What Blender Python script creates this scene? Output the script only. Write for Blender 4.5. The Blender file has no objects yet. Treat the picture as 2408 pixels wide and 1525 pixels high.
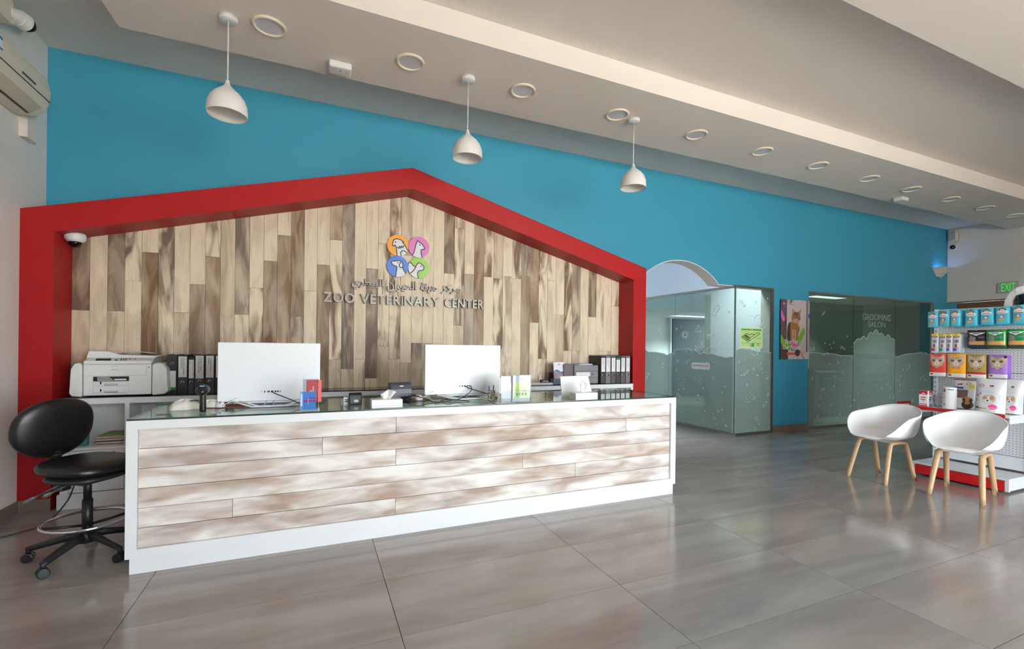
import bpy, bmesh, math, random
import numpy as np
from mathutils import Vector, Matrix

SC = bpy.context.scene
COL = SC.collection
PI = math.pi

# ------------------------------------------------------------------ camera, world, light, exposure
CAM_F, CAM_YAW, CAM_ROLL, CAM_CY, CAM_H = 1081.3, .407, .0114, 813.2, 1.3
_s, _c = math.sin(CAM_YAW), math.cos(CAM_YAW)
_F = Vector((_s, _c, 0)); _R0 = Vector((_c, -_s, 0)); _U0 = Vector((0, 0, 1))
_R = _R0 * math.cos(CAM_ROLL) + _U0 * math.sin(CAM_ROLL)
_U = _U0 * math.cos(CAM_ROLL) - _R0 * math.sin(CAM_ROLL)
cam_d = bpy.data.cameras.new('camera')
cam_d.sensor_fit = 'HORIZONTAL'; cam_d.sensor_width = 36
cam_d.lens = 36 * CAM_F / 2408
cam_d.shift_y = (CAM_CY - 762.5) / 2408
cam_d.clip_start = .05; cam_d.clip_end = 200
cam = bpy.data.objects.new('camera', cam_d); COL.objects.link(cam)
M = Matrix.Identity(4)
for i in range(3):
    M[i][0] = _R[i]; M[i][1] = _U[i]; M[i][2] = -_F[i]
M[2][3] = CAM_H
cam.matrix_world = M
SC.camera = cam

def _ray(px, py): return _F + _R * ((px - 1204) / CAM_F) - _U * ((py - CAM_CY) / CAM_F)
_C = Vector((0, 0, CAM_H))
def onX(px, py, X): d = _ray(px, py); return _C + d * (X / d.x)      # survey points: where a sight line meets a real plane
def onY(px, py, Y): d = _ray(px, py); return _C + d * (Y / d.y)
def onZ(px, py, Z): d = _ray(px, py); return _C + d * ((Z - CAM_H) / d.z)

w = bpy.data.worlds.new('world'); SC.world = w; w.use_nodes = True
bg = w.node_tree.nodes['Background']
bg.inputs[0].default_value = (.86, .93, 1.0, 1); bg.inputs[1].default_value = 11

sun_d = bpy.data.lights.new('sun', 'SUN'); sun_d.energy = 150; sun_d.angle = .009; sun_d.color = (1, .95, .88)
sun = bpy.data.objects.new('sun', sun_d); COL.objects.link(sun)
sun.rotation_euler = (-.62, .15, 0)      # high sun from behind the building: it only lights the forecourt outside the windows

# window portal (guides daylight sampling at the shop front)
WX0, WX1, WZ0, WZ1, WY = 1.0, 6.0, .05, 2.9, -3.2
por_d = bpy.data.lights.new('daylight_portal', 'AREA'); por_d.shape = 'RECTANGLE'
por_d.size = WX1 - WX0; por_d.size_y = WZ1 - WZ0; por_d.cycles.is_portal = True
por = bpy.data.objects.new('daylight_portal', por_d); COL.objects.link(por)
por.location = ((WX0 + WX1) / 2, WY - .12, (WZ0 + WZ1) / 2); por.rotation_euler = (PI / 2, 0, 0)

SC.view_settings.view_transform = 'Standard'
SC.view_settings.look = 'None'
SC.view_settings.gamma = 1
SC.view_settings.use_curve_mapping = False
SC.view_settings.exposure = 0.6
SC.cycles.max_bounces = 10
SC.cycles.diffuse_bounces = 6
SC.cycles.glossy_bounces = 4
SC.cycles.transparent_max_bounces = 16
SC.cycles.sample_clamp_indirect = 8

# ------------------------------------------------------------------ helpers
def lin(c):
    c = c / 255
    return c / 12.92 if c <= .04045 else ((c + .055) / 1.055) ** 2.4
def rgb(r, g, b): return (lin(r), lin(g), lin(b), 1)

MATS = {}
def mat(name, col, rough=.5, metal=0., spec=.5, emit=0., coat=0.):
    if name in MATS: return MATS[name]
    m = bpy.data.materials.new(name); m.use_nodes = True
    p = m.node_tree.nodes['Principled BSDF']
    p.inputs['Base Color'].default_value = rgb(*col)
    p.inputs['Roughness'].default_value = rough
    p.inputs['Metallic'].default_value = metal
    p.inputs['Specular IOR Level'].default_value = spec
    p.inputs['Coat Weight'].default_value = coat
    if emit:
        p.inputs['Emission Color'].default_value = rgb(*col)
        p.inputs['Emission Strength'].default_value = emit
    # faint procedural variation so that no surface is perfectly even
    nt = m.node_tree
    tc = nt.nodes.new('ShaderNodeTexCoord'); no = nt.nodes.new('ShaderNodeTexNoise')
    no.inputs['Scale'].default_value = 9; no.inputs['Detail'].default_value = 3
    nt.links.new(tc.outputs['Object'], no.inputs['Vector'])
    mr = nt.nodes.new('ShaderNodeMapRange')
    mr.inputs['To Min'].default_value = max(.02, rough - .01); mr.inputs['To Max'].default_value = min(1, rough + .01)
    nt.links.new(no.outputs['Fac'], mr.inputs['Value'])
    nt.links.new(mr.outputs['Result'], p.inputs['Roughness'])
    MATS[name] = m
    return m

class NT:
    """tiny node-tree writer"""
    def __init__(s, name):
        s.m = bpy.data.materials.new(name); s.m.use_nodes = True
        s.t = s.m.node_tree; s.p = s.t.nodes['Principled BSDF']; s.out = s.t.nodes['Material Output']
        MATS[name] = s.m
    def n(s, typ, **kw):
        nd = s.t.nodes.new('ShaderNode' + typ)
        for k, v in kw.items(): setattr(nd, k, v)
        return nd
    def l(s, a, b): s.t.links.new(a, b)
    def coords(s, scale=(1, 1, 1), rnd=True):
        tc = s.n('TexCoord'); mp = s.n('Mapping'); mp.inputs['Scale'].default_value = scale
        s.l(tc.outputs['Object'], mp.inputs['Vector'])
        if not rnd: return mp.outputs['Vector']
        oi = s.n('ObjectInfo'); mul = s.n('VectorMath', operation='SCALE'); mul.inputs[0].default_value = (37, 91, 53)
        s.l(oi.outputs['Random'], mul.inputs['Scale'])
        ad = s.n('VectorMath', operation='ADD'); s.l(mp.outputs['Vector'], ad.inputs[0]); s.l(mul.outputs['Vector'], ad.inputs[1])
        return ad.outputs['Vector']
    def noise(s, vec, scale=1, detail=3, rough=.5, dist=0):
        n = s.n('TexNoise'); s.l(vec, n.inputs['Vector'])
        n.inputs['Scale'].default_value = scale; n.inputs['Detail'].default_value = detail
        n.inputs['Roughness'].default_value = rough; n.inputs['Distortion'].default_value = dist
        return n.outputs['Fac']
    def math(s, op, a, b=None, clamp=False):
        m = s.n('Math', operation=op); m.use_clamp = clamp
        for i, v in enumerate((a, b)):
            if v is None: continue
            if isinstance(v, (int, float)): m.inputs[i].default_value = v
            else: s.l(v, m.inputs[i])
        return m.outputs[0]
    def mix(s, f, a, b, mode='MIX'):
        m = s.n('Mix', data_type='RGBA', blend_type=mode)
        for sock, v in ((m.inputs[0], f), (m.inputs[6], a), (m.inputs[7], b)):
            if isinstance(v, (int, float)): sock.default_value = v
            elif isinstance(v, tuple): sock.default_value = v
            else: s.l(v, sock)
        return m.outputs[2]
    def ramp(s, f, lo, hi):
        r = s.n('MapRange'); r.interpolation_type = 'SMOOTHSTEP'; s.l(f, r.inputs['Value'])
        r.inputs['From Min'].default_value = lo; r.inputs['From Max'].default_value = hi
        return r.outputs['Result']
    def bump(s, h, strength=.1, dist=.01):
        b = s.n('Bump'); b.inputs['Strength'].default_value = strength; b.inputs['Distance'].default_value = dist
        s.l(h, b.inputs['Height']); s.l(b.outputs['Normal'], s.p.inputs['Normal'])

def paint_mat(name, col, var=.05, rough=.6, spec=.3):
    t = NT(name); v = t.coords((1, 1, 1), False)
    f = t.noise(v, 1.3, 4, .6); g = t.noise(v, 160, 2)
    a = rgb(*col); b = tuple(min(1, x * (1 - var)) for x in a[:3]) + (1,)
    t.l(t.mix(f, a, b), t.p.inputs['Base Color'])
    t.p.inputs['Roughness'].default_value = rough; t.p.inputs['Specular IOR Level'].default_value = spec
    t.bump(g, .06, .002)
    return t.m

def wood_mat(name, light, brown, grey, along, fine=1.):
    """stained plank: object colour R = stain level, G = patchiness, B = grey share"""
    t = NT(name)
    sc = (9, 9, 1.9) if along == 'z' else (2.7, 10, 10)
    v = t.coords(sc)
    oi = t.n('ObjectInfo'); sep = t.n('SeparateColor'); t.l(oi.outputs['Color'], sep.inputs[0])
    n1 = t.noise(v, 1, 2.6 if along == 'z' else 2.4, .55, .9 if along == 'z' else .35)
    n1 = t.ramp(n1, .32 if along == 'z' else .25, .68 if along == 'z' else .75)
    st = t.math('ADD', sep.outputs[0], t.math('MULTIPLY', sep.outputs[1], t.math('SUBTRACT', n1, .5)), True)
    hue = t.math('ADD', sep.outputs[2], t.math('MULTIPLY', .9, t.math('SUBTRACT', t.noise(v, .6, 2), .5)), True)
    dark = t.mix(hue, rgb(*brown), rgb(*grey))
    c = t.mix(st, rgb(*light), dark)
    sg = (150, 150, 5) if along == 'z' else (5, 150, 150)
    vg = t.coords(sg)
    gr = t.noise(vg, 1, 5, .65)
    c = t.mix(t.math('MULTIPLY', .2 * fine, t.ramp(gr, .45, .75)), c, rgb(*[x * .62 for x in brown]))
    # short weathered ticks
    sk = (30, 30, 42) if along == 'z' else (42, 30, 30)
    tk = t.noise(t.coords(sk), 1, 5, .75)
    msk = t.ramp(t.noise(v, .8, 1), .55, .72)
    c = t.mix(t.math('MULTIPLY', t.math('MULTIPLY', t.ramp(tk, .6, .68), msk), .45 * fine), c, rgb(*[x * .55 for x in grey]))
    t.l(c, t.p.inputs['Base Color'])
    t.p.inputs['Roughness'].default_value = .55; t.p.inputs['Specular IOR Level'].default_value = .3
    t.bump(gr, .15, .003)
    return t.m

def glass_mat(name, tint, refl=1.0):
    """thin architectural pane: clear tint with fresnel reflection"""
    t = NT(name); t.t.nodes.remove(t.p)
    tr = t.n('BsdfTransparent'); tr.inputs[0].default_value = rgb(*tint)
    gl = t.n('BsdfGlossy'); gl.inputs['Roughness'].default_value = .01; gl.inputs[0].default_value = (1, 1, 1, 1)
    fr = t.n('Fresnel'); ge = t.n('NewGeometry')
    t.l(t.math('SUBTRACT', 1.45, t.math('MULTIPLY', ge.outputs['Backfacing'], 1.45 - 1 / 1.45)), fr.inputs[0])
    mx = t.n('MixShader'); t.l(t.math('MULTIPLY', fr.outputs[0], refl), mx.inputs[0])
    t.l(tr.outputs[0], mx.inputs[1]); t.l(gl.outputs[0], mx.inputs[2]); t.l(mx.outputs[0], t.out.inputs[0])
    return t.m

def film_mat(name, col, opac):
    """frosted vinyl film: part see-through, part scattering"""
    t = NT(name); t.t.nodes.remove(t.p)
    tr = t.n('BsdfTransparent'); tr.inputs[0].default_value = (.9, .95, .93, 1)
    df = t.n('BsdfDiffuse'); df.inputs[0].default_value = rgb(*col)
    tl = t.n('BsdfTranslucent'); tl.inputs[0].default_value = rgb(*col)
    a = t.n('MixShader'); a.inputs[0].default_value = .5; t.l(df.outputs[0], a.inputs[1]); t.l(tl.outputs[0], a.inputs[2])
    v = t.coords((1, 1, 1), False)
    f = t.math('ADD', opac - .05, t.math('MULTIPLY', .1, t.noise(v, 1.6, 3)))
    b = t.n('MixShader'); t.l(f, b.inputs[0]); t.l(tr.outputs[0], b.inputs[1]); t.l(a.outputs[0], b.inputs[2])
    t.l(b.outputs[0], t.out.inputs[0])
    return t.m

class MB:
    """collects shapes; build() links them as one mesh object"""
    def __init__(s): s.v = []; s.f = []; s.mi = []
    def add(s, vs, fs, m=0):
        o = len(s.v); s.v += [tuple(v) for v in vs]
        for f in fs: s.f.append(tuple(i + o for i in f)); s.mi.append(m)
        return s
    def box(s, x0, x1, y0, y1, z0, z1, m=0, mx=None):
        vs = [(x, y, z) for x in (x0, x1) for y in (y0, y1) for z in (z0, z1)]
        if mx is not None: vs = [mx @ Vector(v) for v in vs]
        return s.add(vs, [(0, 1, 3, 2), (4, 6, 7, 5), (0, 4, 5, 1), (2, 3, 7, 6), (0, 2, 6, 4), (1, 5, 7, 3)], m)
    def cyl(s, p0, p1, r0, r1=None, n=16, m=0, caps=True):
        r1 = r0 if r1 is None else r1
        p0 = Vector(p0); p1 = Vector(p1); d = (p1 - p0).normalized()
        a = d.orthogonal().normalized(); b = d.cross(a)
        vs = []
        for p, r in ((p0, r0), (p1, r1)):
            for i in range(n):
                t = 2 * PI * i / n; vs.append(p + (a * math.cos(t) + b * math.sin(t)) * r)
        fs = [(i, (i + 1) % n, n + (i + 1) % n, n + i) for i in range(n)]
        if caps: fs += [tuple(range(n - 1, -1, -1)), tuple(range(n, 2 * n))]
        return s.add(vs, fs, m)
    def tube(s, pts, r, n=8, m=0, caps=True, flat=1.):
        pts = [Vector(p) for p in pts]; k = len(pts); rs = r if isinstance(r, (list, tuple)) else [r] * k
        vs = []; up = None
        for i, p in enumerate(pts):
            d = (pts[min(i + 1, k - 1)] - pts[max(i - 1, 0)]).normalized()
            if up is None: up = d.orthogonal().normalized()
            up = (up - d * up.dot(d)).normalized(); b = d.cross(up)
            for j in range(n):
                t = 2 * PI * j / n; vs.append(p + (up * math.cos(t) * flat + b * math.sin(t)) * rs[i])
        fs = [(i * n + j, i * n + (j + 1) % n, (i + 1) * n + (j + 1) % n, (i + 1) * n + j) for i in range(k - 1) for j in range(n)]
        if caps: fs += [tuple(range(n - 1, -1, -1)), tuple(range((k - 1) * n, k * n))]
        return s.add(vs, fs, m)
    def lathe(s, prof, c=(0, 0, 0), n=24, m=0, mx=None, caps=True):
        vs = []; k = len(prof)
        for r, z in prof:
            for j in range(n):
                t = 2 * PI * j / n; v = Vector((r * math.cos(t), r * math.sin(t), z))
                if mx is not None: v = mx @ v
                vs.append(v + Vector(c))
        fs = [(i * n + j, i * n + (j + 1) % n, (i + 1) * n + (j + 1) % n, (i + 1) * n + j) for i in range(k - 1) for j in range(n)]
        if caps and prof[0][0] > 1e-6: fs.append(tuple(range(n - 1, -1, -1)))
        if caps and prof[-1][0] > 1e-6: fs.append(tuple(range((k - 1) * n, k * n)))
        return s.add(vs, fs, m)
    def prism(s, poly, o, ex, ey, ez, t, m=0):
        """2-D polygon (a,b) -> o + a*ex + b*ey, thickness t along ez"""
        o, ex, ey, ez = Vector(o), Vector(ex), Vector(ey), Vector(ez); n = len(poly)
        vs = [o + ex * a + ey * b for a, b in poly] + [o + ex * a + ey * b + ez * t for a, b in poly]
        fs = [tuple(range(n)), tuple(range(2 * n - 1, n - 1, -1))] + [(i, n + i, n + (i + 1) % n, (i + 1) % n) for i in range(n)]
        return s.add(vs, fs, m)
    def ribbon(s, pts, wd, o, ex, ey, ez, t=.0008, m=0, closed=False):
        """thin line of given width along 2-D points in the plane (o, ex, ey)"""
        if closed: pts = list(pts) + [pts[0]]
        for (a0, b0), (a1, b1) in zip(pts, pts[1:]):
            dx, dy = a1 - a0, b1 - b0; L = math.hypot(dx, dy)
            if L < 1e-9: continue
            nx, ny = -dy / L * wd / 2, dx / L * wd / 2; ux, uy = dx / L * wd * .3, dy / L * wd * .3
            s.prism([(a0 - ux + nx, b0 - uy + ny), (a0 - ux - nx, b0 - uy - ny), (a1 + ux - nx, b1 + uy - ny), (a1 + ux + nx, b1 + uy + ny)], o, ex, ey, ez, t, m)
        return s
    def grid(s, fn, nu, nv, m=0, closed_u=False):
        vs = [fn(i / (nu if closed_u else nu - 1), j / (nv - 1)) for j in range(nv) for i in range(nu)]
        fs = []
        for j in range(nv - 1):
            for i in range(nu if closed_u else nu - 1):
                k = (i + 1) % nu
                fs.append((j * nu + i, j * nu + k, (j + 1) * nu + k, (j + 1) * nu + i))
        return s.add(vs, fs, m)
    def build(s, name, mats, parent=None, smooth=False, bevel=0, world=False, seg=2, solid=0, sub=0, autosmooth=None):
        me = bpy.data.meshes.new(name); me.from_pydata(s.v, [], s.f)
        if not isinstance(mats, (list, tuple)): mats = [mats]
        for mm in mats: me.materials.append(mm)
        if len(mats) > 1: me.polygons.foreach_set('material_index', s.mi)
        me.update()
        bm = bmesh.new(); bm.from_mesh(me); bmesh.ops.recalc_face_normals(bm, faces=bm.faces); bm.to_mesh(me); bm.free()
        if smooth: me.polygons.foreach_set('use_smooth', [True] * len(me.polygons))
        o = bpy.data.objects.new(name, me); COL.objects.link(o)
        if parent is not None:
            o.parent = parent
            if world: o.matrix_parent_inverse = parent.matrix_basis.inverted()
        if solid:
            md = o.modifiers.new('solid', 'SOLIDIFY'); md.thickness = solid; md.offset = 0
        if bevel:
            md = o.modifiers.new('bevel', 'BEVEL'); md.width = bevel; md.segments = seg; md.limit_method = 'ANGLE'; md.angle_limit = .6
        if sub:
            md = o.modifiers.new('sub', 'SUBSURF'); md.levels = sub; md.render_levels = sub
        return o

def tag(o, label, cat=None, group=None):
    o['label'] = label
    if cat: o['category'] = cat
    if group: o['group'] = group
    return o
def thing(name, label, cat, loc=(0, 0, 0), rotz=0, group=None):
    o = bpy.data.objects.new(name, None); COL.objects.link(o); o.empty_display_size = .1
    o.location = loc; o.rotation_euler = (0, 0, rotz)
    return tag(o, label, cat, group)
def struct(o, label=None):
    o['kind'] = 'structure'
    if label: o['label'] = label
    return o
def dup(root, loc, rotz, label, group=None):
    r = root.copy(); COL.objects.link(r); r.location = loc; r.rotation_euler = (0, 0, rotz); r['label'] = label
    if group: r['group'] = group
    for ch in list(root.children):
        c = ch.copy(); COL.objects.link(c); c.parent = r
        for g in ch.children:
            d = g.copy(); COL.objects.link(d); d.parent = c
    return r

def text_mesh(s, extrude=0., bold=0.):
    c = bpy.data.curves.new('t', 'FONT'); c.body = s; c.resolution_u = 3; c.extrude = extrude; c.offset = bold
    o = bpy.data.objects.new('t', c); COL.objects.link(o)
    me = bpy.data.meshes.new_from_object(o.evaluated_get(bpy.context.evaluated_depsgraph_get()))
    bpy.data.objects.remove(o); bpy.data.curves.remove(c)
    vs = [tuple(v.co) for v in me.vertices]; fs = [tuple(p.vertices) for p in me.polygons]
    bpy.data.meshes.remove(me)
    return vs, fs
def add_text(mb, s, o, ex, ey, ez, width, height, t=.001, m=0, bold=0.):
    """lettering fitted into width x height at o, thickness t along ez"""
    vs, fs = text_mesh(s, .5 if t else 0, bold)
    xs = [v[0] for v in vs]; ys = [v[1] for v in vs]
    x0, x1, y0, y1 = min(xs), max(xs), min(ys), max(ys)
    o, ex, ey, ez = Vector(o), Vector(ex), Vector(ey), Vector(ez)
    mb.add([o + ex * ((v[0] - x0) / (x1 - x0) * width) + ey * ((v[1] - y0) / (y1 - y0) * height) + ez * ((v[2] + .5) * t) for v in vs], fs, m)

def print_panel(name, w, h, nx, ny, painter, mats, parent, bulge=None, back=False, loc=None, y=0., bm=0):
    """sheet in local x/z (front faces -y); painter(U,V) gives a material index per cell, -1 = no material there"""
    U, V = np.meshgrid((np.arange(nx) + .5) / nx, (np.arange(ny) + .5) / ny)
    idx = painter(U, V)
    vs = []; 
    for j in range(ny + 1):
        for i in range(nx + 1):
            a, b = i / nx, j / ny
            d = bulge(a, b) if bulge else 0
            vs.append(((a - .5) * w, y - d, b * h))
    fs = []; mi = []
    for j in range(ny):
        for i in range(nx):
            k = int(idx[j, i])
            if k < 0: continue
            fs.append((j * (nx + 1) + i, j * (nx + 1) + i + 1, (j + 1) * (nx + 1) + i + 1, (j + 1) * (nx + 1) + i)); mi.append(k)
    if back:
        n0 = len(vs); kx, ky = 6, 8
        for j in range(ky + 1):
            for i in range(kx + 1):
                a, b = i / kx, j / ky
                vs.append(((a - .5) * w, y + .002 + (bulge(a, b) * .6 if bulge else 0), b * h))
        for j in range(ky):
            for i in range(kx):
                fs.append((n0 + j * (kx + 1) + i, n0 + (j + 1) * (kx + 1) + i, n0 + (j + 1) * (kx + 1) + i + 1, n0 + j * (kx + 1) + i + 1)); mi.append(bm)
    me = bpy.data.meshes.new(name); me.from_pydata(vs, [], fs)
    for mm in mats: me.materials.append(mm)
    me.polygons.foreach_set('material_index', mi); me.polygons.foreach_set('use_smooth', [True] * len(fs)); me.update()
    o = bpy.data.objects.new(name, me); COL.objects.link(o)
    if parent is not None: o.parent = parent
    if loc is not None: o.location = loc
    return o
def ell(U, V, cx, cy, rx, ry): return ((U - cx) / rx) ** 2 + ((V - cy) / ry) ** 2 < 1
def rect(U, V, x0, x1, y0, y1): return (U >= x0) & (U <= x1) & (V >= y0) & (V <= y1)
def inpoly(U, V, P):
    r = np.zeros(U.shape, bool); n = len(P); j = n - 1
    for i in range(n):
        xi, yi = P[i]; xj, yj = P[j]
        r ^= ((yi > V) != (yj > V)) & (U < (xj - xi) * (V - yi) / (yj - yi + 1e-12) + xi); j = i
    return r
def nearline(U, V, P, wd):
    r = np.zeros(U.shape, bool)
    for (x0, y0), (x1, y1) in zip(P, P[1:]):
        dx, dy = x1 - x0, y1 - y0; L = dx * dx + dy * dy + 1e-12
        t = np.clip(((U - x0) * dx + (V - y0) * dy) / L, 0, 1)
        r |= (U - x0 - t * dx) ** 2 + (V - y0 - t * dy) ** 2 < wd * wd
    return r

# ------------------------------------------------------------------ shared materials
M_white = mat('white_lacquer', (228, 228, 230), .28, spec=.5)
M_wplastic = mat('white_plastic', (228, 228, 226), .35)
M_wall = paint_mat('wall_white_paint', (226, 222, 218), .04)
M_ceil = paint_mat('ceiling_paint', (230, 221, 213), .04, .8, .1)
M_blue = paint_mat('blue_paint', (58, 142, 172), .04, .5, .3)
M_red = paint_mat('red_paint', (150, 17, 20), .04, .45, .25)
M_black = mat('black_plastic', (26, 25, 27), .4)
M_dark = mat('dark_grey_plastic', (62, 62, 68), .4)
M_leather = mat('black_leatherette', (16, 14, 15), .38, spec=.5)
M_chrome = mat('chrome', (215, 215, 220), .12, 1)
M_steel = mat('brushed_steel', (170, 168, 165), .3, 1)
M_beech = None
t = NT('pale_beech'); vv = t.coords((30, 30, 3)); ff = t.noise(vv, 1, 4, .6)
t.l(t.mix(ff, rgb(214, 180, 140), rgb(190, 152, 112)), t.p.inputs['Base Color']); t.p.inputs['Roughness'].default_value = .4
M_beech = t.m
M_glass = glass_mat('clear_glass', (208, 220, 214))
M_acryl = glass_mat('clear_acrylic', (240, 243, 246), .8)
M_dglass = glass_mat('desk_glass', (232, 243, 238), .9)
M_edge = mat('green_glass_edge', (52, 66, 60), .15)
M_film = film_mat('frosted_film', (170, 180, 177), .6)
M_wmotif = mat('white_vinyl', (226, 232, 230), .5)
M_paper = mat('white_paper', (226, 226, 226), .7, spec=.2)
M_grout = mat('grout', (128, 122, 118), .8)

# floor tile: polished grey porcelain with streaks running along the wall
t = NT('grey_porcelain'); v = t.coords((.55, 3.2, 1)); n1 = t.noise(v, 1.3, 5, .55, .4)
c = t.mix(t.ramp(n1, .3, .7), rgb(160, 152, 147), rgb(139, 130, 126))
n2 = t.noise(t.coords((2, 14, 1)), 1.5, 4, .6); c = t.mix(t.math('MULTIPLY', .12, t.ramp(n2, .45, .8)), c, rgb(172, 165, 160))
t.l(c, t.p.inputs['Base Color'])
mr = t.n('MapRange'); t.l(n1, mr.inputs['Value']); mr.inputs['To Min'].default_value = .1; mr.inputs['To Max'].default_value = .17
t.l(mr.outputs['Result'], t.p.inputs['Roughness']); t.p.inputs['Specular IOR Level'].default_value = .85
t.bump(n1, .01, .002)
M_tile = t.m
M_base = mat('brown_grey_tile', (118, 100, 88), .25)
M_plankW = wood_mat('weathered_plank', (228, 210, 184), (116, 86, 60), (112, 98, 88), 'z')
M_plankD = wood_mat('whitewashed_plank', (232, 227, 222), (172, 144, 122), (168, 156, 152), 'x', .45)
M_concrete = paint_mat('forecourt_paving', (206, 199, 190), .2, .9, .1)

# ------------------------------------------------------------------ room shell
XL, XR, WALL, ZC, ZP = -2.037, 11.617, 5.004, 3.72, 3.531
FY, PY = 4.639, 4.945
YF = WY
T = .2

fl = MB().box(XL - .2, 14, YF - .2, 10, -.12, -.008).build('floor', M_grout); struct(fl, 'grey polished tiled floor')
tw, th, g = 1.18, .533, .0016
tile_meshes = {}
ix0 = math.floor((XL - .373) / tw); ix1 = math.ceil((12.1 - .373) / tw)
for ix in range(ix0, ix1):
    for iy in range(-12, 4):
        x0 = max(XL, .373 + ix * tw); x1 = min(12.1, .373 + (ix + 1) * tw)
        y0 = max(YF, 3.14 + iy * th); y1 = min(5.2, 3.14 + (iy + 1) * th)
        if x1 - x0 < .05 or y1 - y0 < .03: continue
        key = (round(x1 - x0, 3), round(y1 - y0, 3))
        if key not in tile_meshes:
            o = MB().box(g, x1 - x0 - g, g, y1 - y0 - g, -.008, 0).build('tile', M_tile, fl)
            tile_meshes[key] = o.data
        else:
            o = bpy.data.objects.new('tile', tile_meshes[key]); COL.objects.link(o); o.parent = fl
        o.location = (x0, y0, 0)

struct(MB().box(XL - T, XL, YF - .2, 5.4, 0, ZC + .3).build('wall_left', M_wall), 'white painted left wall')

# blue back wall with an arched opening and a wide glazed opening
acx, acz, ar = 4.747, 1.538, 1.0
ZG = 2.25
OX0, OX1 = 3.83, 6.60          # corridor / consulting room opening
GX0, GX1 = 7.448, 11.084       # grooming room opening
ha = math.sqrt(ar * ar - (ZG - acz) ** 2)
mb = MB()
def wseg(x0, x1, z0, z1): mb.box(x0, x1, WALL, WALL + T, z0, z1)
wseg(XL, OX0, 0, ZC); wseg(OX0, acx - ha, ZG, ZC)
arch = []
a0 = math.asin((ZG - acz) / ar)
for i in range(33):
    a = PI - a0 - (PI - 2 * a0) * i / 32
    arch.append((acx + ar * math.cos(a), acz + ar * math.sin(a)))
mb.prism([(acx - ha, ZC)] + arch + [(acx + ha, ZC)], (0, WALL, 0), (1, 0, 0), (0, 0, 1), (0, 1, 0), T)
wseg(acx + ha, OX1, ZG, ZC); wseg(OX1, GX0, 0, ZC); wseg(GX0, GX1, ZG, ZC); wseg(GX1, 12.2, 0, ZC)
wb = struct(mb.build('wall_back', M_blue), 'blue painted back wall with arched opening')
# pale plaster lining of the arch
mb = MB()
for (p, q) in zip(arch, arch[1:]):
    k = .012 / ar
    pi_ = (p[0] + (acx - p[0]) * k, p[1] + (acz - p[1]) * k); qi = (q[0] + (acx - q[0]) * k, q[1] + (acz - q[1]) * k)
    mb.prism([p, q, qi, pi_], (0, WALL - .001, 0), (1, 0, 0), (0, 0, 1), (0, 1, 0), T + .002)
mb.box(OX1 - .012, OX1, WALL + .022, WALL + T, 0, ZG - .012)
mb.box(acx + ha - .005, OX1, WALL + .035, WALL + T, ZG - .012, ZG)
mb.build('arch_lining', M_wall, wb)

# right-hand header wall above the recess, and the wood-brown wall in it
struct(MB().box(XR, XR + .37, YF, WALL, 2.272, ZC).build('wall_right', paint_mat('warm_white_paint', (206, 198, 190), .04)), 'white upper part of the right wall')
struct(MB().box(11.99, 12.2, YF, WALL, 0, 2.272).build('wall_right_recess', mat('brown_laminate', (96, 72, 52), .5)), 'brown lower wall in the recess at right')

# front wall (behind the photographer) with the glazed shop front
mb = MB()
mb.box(XL - T, WX0, YF - T, YF, 0, ZC + .3); mb.box(WX1, 14, YF - T, YF, 0, ZC + .3)
mb.box(WX0, WX1, YF - T, YF, WZ1, ZC + .3); mb.box(WX0, WX1, YF - T, YF, 0, WZ0)
struct(mb.build('wall_front', M_wall), 'white street-side wall with shop window')
nw = 3
for i in range(nw):
    a = WX0 + (WX1 - WX0) * i / nw; b = WX0 + (WX1 - WX0) * (i + 1) / nw
    mb = MB()
    mb.box(a, a + .04, YF - .14, YF - .06, WZ0, WZ1); mb.box(b - .04, b, YF - .14, YF - .06, WZ0, WZ1)
    mb.box(a + .04, b - .04, YF - .14, YF - .06, WZ0, WZ0 + .05); mb.box(a + .04, b - .04, YF - .14, YF - .06, WZ1 - .05, WZ1)
    wn = struct(mb.build('window_%d' % (i + 4), M_steel), 'shop front window bay')
    MB().box(a + .04, b - .04, YF - .103, YF - .097, WZ0 + .05, WZ1 - .05).build('pane', glass_mat('shop_glass', (250, 252, 251), .6) if 'shop_glass' not in MATS else MATS['shop_glass'], wn)
struct(MB().box(-30, 40, -40, YF - T, -.14, -.02).build('ground', M_concrete), 'paved forecourt outside')

# ceilings
struct(MB().box(XL - T, 12.2, YF - T, WALL + .2, ZC, ZC + .2).build('ceiling', M_ceil), 'upper ceiling')
struct(MB().box(-1.297, XR, 3.225, 4.11, ZP, ZC).build('ceiling_panel_far', M_ceil), 'dropped ceiling band with downlights')
struct(MB().box(-1.297, XR, .9, 1.872, ZP, ZC).build('ceiling_panel_near', M_ceil), 'dropped ceiling band nearer the windows')

# baseboards
struct(MB().box(XL, XL + .012, YF, FY, 0, .094).build('baseboard_left', M_base))
struct(MB().box(OX1, GX0, WALL - .012, WALL, 0, .094).build('baseboard_back', M_base))
struct(MB().box(GX1, 11.99, WALL - .012, WALL, 0, .094).build('baseboard_back.001', M_base))

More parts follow.
